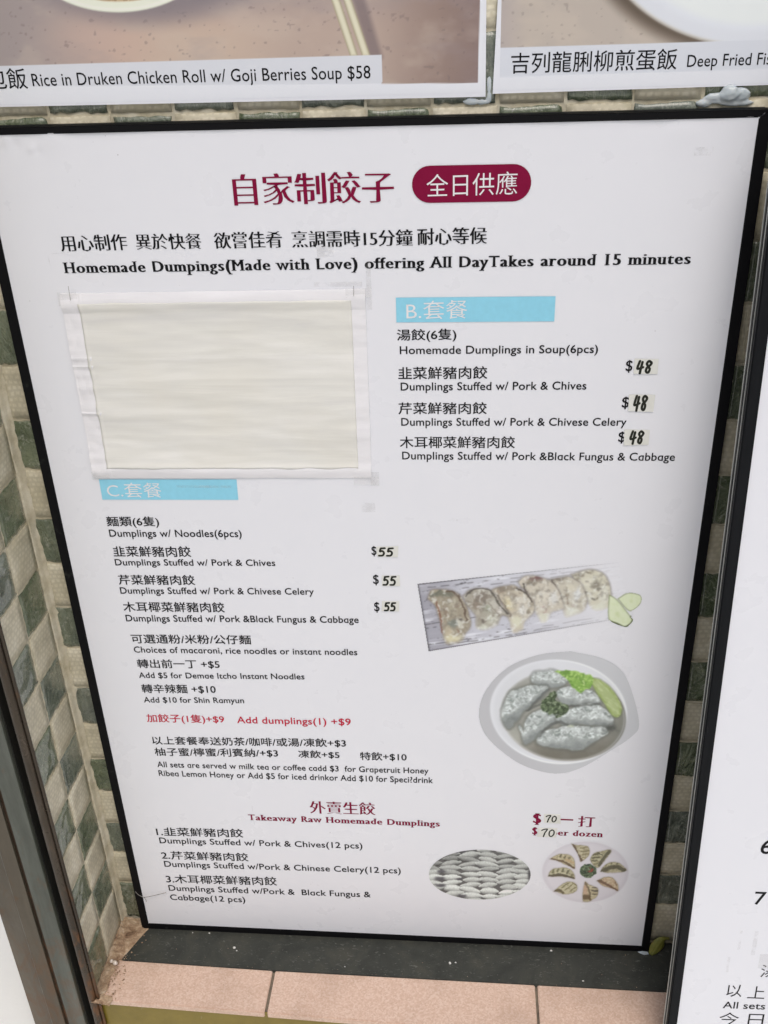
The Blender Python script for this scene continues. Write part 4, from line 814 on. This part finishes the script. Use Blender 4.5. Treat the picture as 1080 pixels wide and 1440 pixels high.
# old tape marks and knocks on the sheet
def residue(x0, z0, x1, z1, mat='glue', parent=BD, y=-.0007, name='tape_mark', rot=0.):
    c, s = math.cos(rot), math.sin(rot); cx, cz = (x0 + x1) / 2, (z0 + z1) / 2
    P = [(cx + (x - cx) * c - (z - cz) * s, cz + (x - cx) * s + (z - cz) * c) for x, z in ((x0, z0), (x1, z0), (x1, z1), (x0, z1))]
    return flat(name, P, MAT[mat], parent, y)
residue(.0375, .8345, .0560, .8352, rot=.06); residue(.0375, .8230, .0384, .8345); residue(.0552, .8255, .0559, .8350)
residue(.2905, .5925, .3035, .6025); residue(.2640, .8290, .2780, .8380); residue(.3035, .7850, .3075, .8250); residue(.2600, .8045, .3000, .8085)
residue(.5560, .9020, .5700, .9080); residue(.3000, .6200, .3080, .6340); residue(.2250, .3500, .2252, .3720, rot=.1); residue(.1500, .1850, .1506, .2150)
residue(.1180, .6165, .1700, .6190)
for o in (BD,): pass

# ---- paper taped over the first set
CV = empty('taped_cover_sheet', (.172, -.001, .626), 'creased yellowed paper in a white film sleeve covering the first set menu', 'paper sheet')
def cover_y(x, z):
    u, v = (x - .0418) / .2605, (z - .6265) / .1745
    y = -.0016 - .0010 * math.sin(math.pi * min(1, max(0, u))) * math.sin(math.pi * min(1, max(0, v)))
    y -= .0011 * mnoise.noise(Vector((x * 9, z * 62, 3))) + .0005 * mnoise.noise(Vector((x * 30, z * 150, 8))) + .0007 * mnoise.noise(Vector((x * 5 + 3, z * 24, 8))) - .0006 * max(0, mnoise.noise(Vector((x * 22 + z * 60, z * 22, 2))) - .3)
    if v > .90: y -= .0016 * math.sin((v - .90) / .10 * math.pi)
    if v < .085: y -= .0014 * math.sin(v / .085 * math.pi)
    if u < .07: y -= .0007 * abs(mnoise.noise(Vector((x * 90, z * 55, 5)))) + .0009 * math.exp(-((v - .67) / .012) ** 2) + .0007 * math.exp(-((v - .625) / .007) ** 2) + .0010 * math.exp(-((v - .37) / .006) ** 2)
    return y
def skew(x, z):   # the sheet hangs slightly out of square
    return x - .0010 * (1 - (z - .6265) / .1745), z + .0015 * (x - .0418) / .2605
def grid_sheet(name, x0, x1, z0, z1, nx, nz, fy, mat, parent, rag=0.):
    V = []; F = []
    for i in range(nx + 1):
        for j in range(nz + 1):
            x = x0 + (x1 - x0) * i / nx; z = z0 + (z1 - z0) * j / nz
            if rag:
                if j == nz: z += rag * mnoise.noise(Vector((x * 40, 1, 1)))
                if j == 0: z += rag * mnoise.noise(Vector((x * 55, 2, 1)))
                if i == 0: x += rag * mnoise.noise(Vector((z * 70, 3, 1)))
            X, Z = skew(x, z); V.append((X, fy(x, z), Z))
    n0 = len(V)
    for i in range(nx):
        for j in range(nz):
            a = i * (nz + 1) + j; F.append((a, a + nz + 1, a + nz + 2, a + 1))
    # turned-back rim so the sheet has an edge
    per = [(i, 0) for i in range(nx + 1)] + [(nx, j) for j in range(1, nz + 1)] + [(i, nz) for i in range(nx - 1, -1, -1)] + [(0, j) for j in range(nz - 1, 0, -1)]
    for (i, j) in per: v = V[i * (nz + 1) + j]; V.append((v[0], v[1] + .0002 if rag else -.0002, v[2]))
    for k in range(len(per)):
        p, q = per[k], per[(k + 1) % len(per)]; F.append((p[0] * (nz + 1) + p[1], n0 + k, n0 + (k + 1) % len(per), q[0] * (nz + 1) + q[1]))
    return pyobj(name, V, F, mat, parent, False if not rag else True)
sl = grid_sheet('film_sleeve', .0418, .3023, .6265, .8010, 150, 110, cover_y, MAT['film'], CV)
grid_sheet('paper_insert', .0565, .2905, .6370, .7925, 130, 100, lambda x, z: cover_y(x, z) - .00028, MAT['insert'], CV, .0010)
residue(.040, .7905, .0570, .8025, 'tape', CV, -.0029, 'tape_strip'); residue(.2860, .7960, .3080, .8040, 'tape', CV, -.0032, 'tape_strip', .03)
residue(.2850, .6215, .3080, .6300, 'tape', CV, -.0026, 'tape_strip'); residue(.0395, .6255, .0560, .6335, 'tape', CV, -.0028, 'tape_strip', .05)
for (x0, z0, x1, z1) in ((.2930, .7975, .2933, .8060), (.0515, .7960, .0518, .8080)):
    V, F = ribbon([[(x0, z0), (x1, z1)]], .0004); pyobj('pen_mark', [(a, -.0044, b) for a, b in V], F, MAT['thread'], CV)

# ---- hand-written price patches
PATCH = [('48', .5257, .5463, .7274, .7406, .5285, .5418, 'the upper right pork and chives line'), ('48', .5252, .5471, .6935, .7095, .5290, .5410, 'the upper right celery line'),
         ('48', .5241, .5453, .6623, .6766, .5285, .5410, 'the upper right black fungus line'), ('55', .3033, .3233, .5441, .5556, .3042, .3195, 'the left pork and chives line'),
         ('55', .3062, .3239, .5112, .5239, .3075, .3212, 'the left celery line'), ('55', .3059, .3232, .4814, .4936, .3080, .3200, 'the left black fungus line'),
         ('70', .4756, .4940, .2050, .2178, .4775, .4900, 'the red dozen sign in Chinese'), ('70', .4704, .4905, .1825, .1971, .4735, .4890, 'the red words per dozen')]
for k, (txt, x0, x1, z0, z1, tx0, tx1, where) in enumerate(PATCH):
    o = empty('price_patch', ((x0 + x1) / 2, -.0006, z0), 'small paper patch with handwritten %s beside %s' % (txt, where), 'price sticker', 'handwritten price patches on the menu board')
    r = np.random.RandomState(k); t = r.uniform(-.0008, .0008, 8)
    if k == 0: x0 += .001
    poly = [(x0 + t[0], z0 + t[1]), (x1 + t[2], z0 + t[3]), (x1 + t[4], z1 + t[5]), (x0 + t[6], z1 + t[7])]
    prism('paper_patch', poly, -.0009, -.0004, MAT['sticker'], o)
    m_ = .0014; w = (tx1 - tx0) / 2; st = []
    for q, ch in enumerate(txt):
        for s_ in GLY[ch]:
            sl_ = .10
            st.append([(tx0 + w * q + w * (.08 + .80 * a) + sl_ * b * w * .4, z0 + m_ + (z1 - z0 - 2 * m_) * b) for a, b in s_])
    V, F = ribbon(st, (.0021 if txt == '48' else .0020) if txt != '70' else .0015); pyobj('handwritten_price', [(a, -.00105 - .00001 * (i % 3), b) for i, (a, b) in enumerate(V)], F, MAT['marker'], o)

# ------------------------------------------------------------------ photo posters above
def rect(x0, x1, z0, z1): return [(x0, z0), (x1, z0), (x1, z1), (x0, z1)]
P1 = empty('chicken_rice_poster', (.19, .012, .9465), 'poster showing a soup bowl and chopsticks, captioned Rice in Druken Chicken Roll', 'poster')
prism('poster_sheet', [(-.0335, .9476), (.3988, .9458), (.3968, 1.170), (-.0335, 1.170)], .0075, .0100, MAT['paper'], P1)
P2 = empty('fish_rice_poster', (.60, .012, .9475), 'poster showing the rim of a white plate, captioned Deep Fried Fis', 'poster')
prism('poster_sheet', [(.4041, .9477), (.7900, .9500), (.7930, 1.170), (.4125, 1.170)], .0075, .0100, MAT['paper'], P2)
art('food_picture', (-.030, .3968, .9490, 1.100), .0007, paint_p1, HP, P1, .0074, 0)
art('food_picture', (.4092, .700, .9500, 1.100), .0007, paint_p2, HP, P2, .0074, 0)
lettering('printed_line', 'Rice in Druken Chicken Roll w/ Goji Berries Soup $58', .0474, .9618, .3119, .9608, .0088, 'thinlat', MAT['black'], P1, .0072)
lettering('printed_line', '包飯', .0113, .9602, .0433, .9600, .0150, 'cjkmid', MAT['black'], P1, .0072)
lettering('printed_line', '吉列龍脷柳煎蛋飯', .4173, .9612, .5385, .9610, .0143, 'cjkmid', MAT['black'], P2, .0072)
lettering('printed_line', 'Deep Fried Fis', .5460, .9626, .6060, .9628, .0080, 'thinlat', MAT['black'], P2, .0072)

# ------------------------------------------------------------------ leaning board at the right
LEAN = math.atan(.0922)
RB = empty('leaning_menu_board', (.604, -.1308 + GZ * .0922, GZ + .0013), 'bright white menu board leaning at the far right in a silvery black frame', 'menu board', rot=(-LEAN, 0, 0))
RW, RH = .62, 1.015
prism('frame_rail', [(.0005, 0), (.0103, .0103), (.0103, RH - .0103), (.0005, RH)], .0000, .0125, MAT['dalu'], RB, .0010)
prism('frame_rail', [(RW, 0), (RW, RH), (RW - .0103, RH - .0103), (RW - .0103, .0103)], .0000, .0125, MAT['dalu'], RB, .0010)
prism('frame_rail', [(.0006, 0), (RW - .0001, 0), (RW - .0104, .0103), (.0104, .0103)], .0000, .0125, MAT['dalu'], RB, .0010)
prism('frame_rail', [(.0006, RH), (.0104, RH - .0103), (RW - .0104, RH - .0103), (RW - .0001, RH)], .0000, .0125, MAT['dalu'], RB, .0010)
box('rear_batten', (.02, .0121, RH - .060), (RW - .02, .0440, RH - .030), MAT['dalu'], RB, .001)
box('edge_strip', (-.0004, .0056, .001), (.0008, .0066, RH - .001), MAT['alu'], RB, .0003)
box('edge_strip', (-.0008, .0127, .001), (.0030, .0141, RH - .001), MAT['alu'], RB, .0005)
wave_sheet('menu_sheet', .009, RW - .009, .009, RH - .009, 40, 90, lambda x, z: .0022 + .00018 * mnoise.noise(Vector((x * 6, z * 4, 9))), MAT['panel2'], RB)
box('backing_panel', (.008, .0050, .008), (RW - .008, .0120, RH - .008), MAT['dalu'], RB)
for t, x0, z0, x1, z1, h, st in (('6', 66.7, 360.5, 77.5, 361.0, 17.0, 'plain'), ('7', 68.5, 297.0, 79.5, 297.0, 16.0, 'plain'), ('以', 56.0, 170.4, 71.6, 171.0, 17.2, 'cjkthin'),
    ('上', 77.5, 169.9, 94.6, 170.1, 17.2, 'cjkthin'), ('All sets', 54.6, 153.9, 97.3, 155.0, 9.3, 'plain'), ('今', 52.8, 129.8, 72.9, 130.5, 17.8, 'cjkthin'), ('日', 82.3, 129.5, 98.0, 130.0, 18.0, 'cjkthin'), ('湯', 86.6, 200.0, 104.0, 200.0, 17.4, 'cjkthin')):
    lettering('printed_line', t, x0 / 1000, z0 / 1000, x1 / 1000, z1 / 1000, h / 1000, st, MAT['black'], RB, .0019)
residue(.060, .236, .0625, .262, 'glue', RB, .0018); residue(.0520, .205, .0545, .226, 'glue', RB, .0018); residue(.083, .213, .110, .232, 'tape', RB, .0016, 'tape_strip'); residue(.074, .230, .078, .262, 'glue', RB, .0018)

# ------------------------------------------------------------------ small things
def blob(name, parts, mat, label, cat, seed=1, amp=.25):
    bm = bmesh.new()
    for (x, y, z, rx, ry, rz) in parts:
        r = bmesh.ops.create_icosphere(bm, subdivisions=4, radius=1)
        for v in r['verts']:
            n = 1 + amp * mnoise.noise(v.co * 1.7 + Vector((seed, x * 90, z * 90))) + amp * .4 * mnoise.noise(v.co * 5 + Vector((seed, x * 9, 2)))
            v.co = Vector((x + v.co.x * rx * n, y + v.co.y * ry * n, z + v.co.z * rz * n))
    me = bpy.data.meshes.new(name); bm.to_mesh(me); bm.free(); o = link_mesh(name, me, mat, None, True); tag(o, label, cat); return o
def fuse(o, vox):
    md = o.modifiers.new('r', 'REMESH'); md.mode = 'VOXEL'; md.voxel_size = vox; md.use_smooth_shade = True
    sm_ = o.modifiers.new('s', 'SMOOTH'); sm_.iterations = 4; sm_.factor = .6
    me = bpy.data.meshes.new_from_object(o.evaluated_get(bpy.context.evaluated_depsgraph_get())); o.modifiers.clear(); old = o.data; o.data = me; o.data.name = old.name
o = blob('sealant_blob', [(.5800, .0105, .9440, .0072, .0045, .0056), (.5880, .0115, .9430, .0065, .0036, .0048), (.5690, .0120, .9415, .0075, .0025, .0030), (.5620, .0125, .9375, .0060, .0022, .0030), (.5860, .0120, .9370, .012, .0022, .0025), (.5780, .0120, .9390, .012, .0022, .0028)], MAT['silicone'], 'round pale blue sealant blob under the fish poster, top right', 'sealant'); fuse(o, .0008)
o = blob('sealant_smear', [(.3960, .0128, .9420, .0055, .0014, .0020), (.3880, .0128, .9425, .0060, .0015, .0028), (.4015, .0130, .9450, .0022, .0012, .0045), (.4015, .0130, .9540, .0022, .0010, .0070)], MAT['silicone'], 'flattened grey blue sealant smear in the gap between the two posters', 'sealant', 4); fuse(o, .0008)
# fallen leaf against the wall at the right end of the ledge
V = []; F = []; NU, NV = 18, 10
Lft = catmull([(.6085, .0012), (.6092, .0050), (.6105, .0115), (.6150, .0185), (.6215, .0215), (.6290, .0195), (.6330, .0165)], 3); Rgt = catmull([(.6150, .0008), (.6215, .0030), (.6262, .0085), (.6268, .0145), (.6275, .0180), (.6300, .0180), (.6330, .0158)], 3)
for i in range(NU + 1):
    for j in range(NV + 1):
        v = j / NV; p = Lft[i] * (1 - v) + Rgt[i] * v; u = i / NU
        V.append((p[0], .0075 - .0105 * (1 - u) - .0030 * math.sin(math.pi * v) + .0009 * math.sin(v * 22) * (1 - u * .6), p[1] + .0006 * mnoise.noise(Vector((u * 9, v * 6, 2)))))
for i in range(NU):
    for j in range(NV):
        a = i * (NV + 1) + j; F.append((a, a + NV + 1, a + NV + 2, a + 1))
lf = pyobj('fallen_leaf', V, F, MAT['leaf'], None, True); tag(lf, 'curled green and brown fallen leaf on the ledge between the two boards', 'leaf')
md = lf.modifiers.new('t', 'SOLIDIFY'); md.thickness = .0003
zmin = min(v[2] for v in V); lf.location.z = .0006 - zmin
def strip_tube(name, pts, r, mat, parent=None, seg=5):
    P = catmull([p[:2] + (0,) if False else p for p in pts], 6); V = []; F = []
    for i, p in enumerate(P):
        d = P[min(i + 1, len(P) - 1)] - P[max(i - 1, 0)]; d /= np.linalg.norm(d); a = np.cross(d, (0, 1, 0.01)); a /= np.linalg.norm(a); b = np.cross(d, a)
        for k in range(seg): t = 2 * math.pi * k / seg; V.append(tuple(p + r * (math.cos(t) * a + math.sin(t) * b)))
    for i in range(len(P) - 1):
        for k in range(seg): F.append((i * seg + k, i * seg + (k + 1) % seg, (i + 1) * seg + (k + 1) % seg, (i + 1) * seg + k))
    return pyobj(name, V, F, mat, parent, True)
th = strip_tube('loose_thread', [(-.0100, .0080, .0700), (-.0066, -.0020, .0665), (.0020, -.0045, .0612), (.0120, -.0040, .0625), (.0311, -.0020, .0678)], .00035, MAT['thread']); tag(th, 'loose grey thread across the lower left edge of the frame', 'thread')
th = strip_tube('loose_thread', [(.0030, -.0045, .0612), (.0050, -.0040, .0560), (.0048, -.0038, .0520)], .0003, MAT['thread'], None)
tag(th, 'short thread end hanging down inside the lower left frame corner', 'thread')
def chip(x, y, z, s, label, mat='chip', name='paint_chip', cat='paint chip'):
    V = []; n = 7
    for k in range(n): t = 2 * math.pi * k / n; q = s * random.uniform(.55, 1.1); V.append((q * math.cos(t), q * .7 * math.sin(t), 0)); 
    for k in range(n): V.append((V[k][0] * .8, V[k][1] * .8, s * random.uniform(.3, .6)))
    F = [tuple(range(n - 1, -1, -1)), tuple(range(n, 2 * n))] + [(k, (k + 1) % n, n + (k + 1) % n, n + k) for k in range(n)]
    o = pyobj(name, V, F, MAT[mat]); o.location = (x, y, z); tag(o, label, cat, 'specks lying on the step'); return o
chip(.0559, -.0045, .0005, .0009, 'tiny white paint chip on the black ledge below the lower left corner')
chip(.0770, -.0040, .0005, .0014, 'pale grey fleck on the ledge near the lower left corner'); chip(.1124, -.0226, .0005, .0024, 'largest grey fleck on the black ledge, left half'); chip(.1160, -.0265, .0005, .0013, 'small grey fleck touching the largest fleck on the ledge')
chip(.2494, -.0413, .0005, .0010, 'white chip near the front edge of the ledge above a pink tile'); chip(.3735, -.0296, .0005, .0024, 'cream paint chip in the middle of the ledge'); chip(.3800, -.0285, .0005, .0015, 'smaller cream chip right of the middle chip on the ledge')
chip(.4939, -.0060, .0005, .0017, 'bright white chip on the ledge just below the round plate picture')
chip(.5277, -.0446, .0005, .0014, 'thin pale flake at the front edge of the ledge, right side')
for (x, y, s, lab) in ((-.0300, -.0530, .0024, 'pearly round bead in the corner dirt, the left one'), (-.0250, -.0552, .0027, 'pearly oval bead in the corner dirt, the right one')):
    bm = bmesh.new(); bmesh.ops.create_uvsphere(bm, u_segments=20, v_segments=12, radius=s)
    for v in bm.verts: v.co.x *= 1.3 if s > .0025 else 1.; 
    me = bpy.data.meshes.new('bead'); bm.to_mesh(me); bm.free(); b_ = link_mesh('bead', me, MAT['bead'], None, True); b_.location = (x, y, .0045 + s * .6); b_.rotation_euler = (0, 0, -.5); tag(b_, lab, 'bead')
# torn scrap of clear tape hanging from the lower right frame corner
sc = pyobj('tape_scrap', [(.5955, -.0034, .0022), (.6010, -.0034, .0040), (.6075, -.0034, .0030), (.6085, -.0050, .0008), (.6030, -.0064, .0010), (.5990, -.0050, .0012)], [(0, 5, 4, 3, 2, 1)], MAT['silicone']); tag(sc, 'torn pale scrap of tape under the lower right frame corner', 'tape scrap')
md = sc.modifiers.new('t', 'SOLIDIFY'); md.thickness = .0004

# ------------------------------------------------------------------ keep every child where it was modelled
for o in list(bpy.data.objects):
    if o.parent is not None and o.parent.type == 'EMPTY' and o.parent is not RB:
        o.matrix_parent_inverse = Matrix.Translation(-o.parent.location) @ Matrix.Translation((0, .0032 if o.parent in (P1, P2) else 0, 0))
bpy.data.objects.remove(_to)
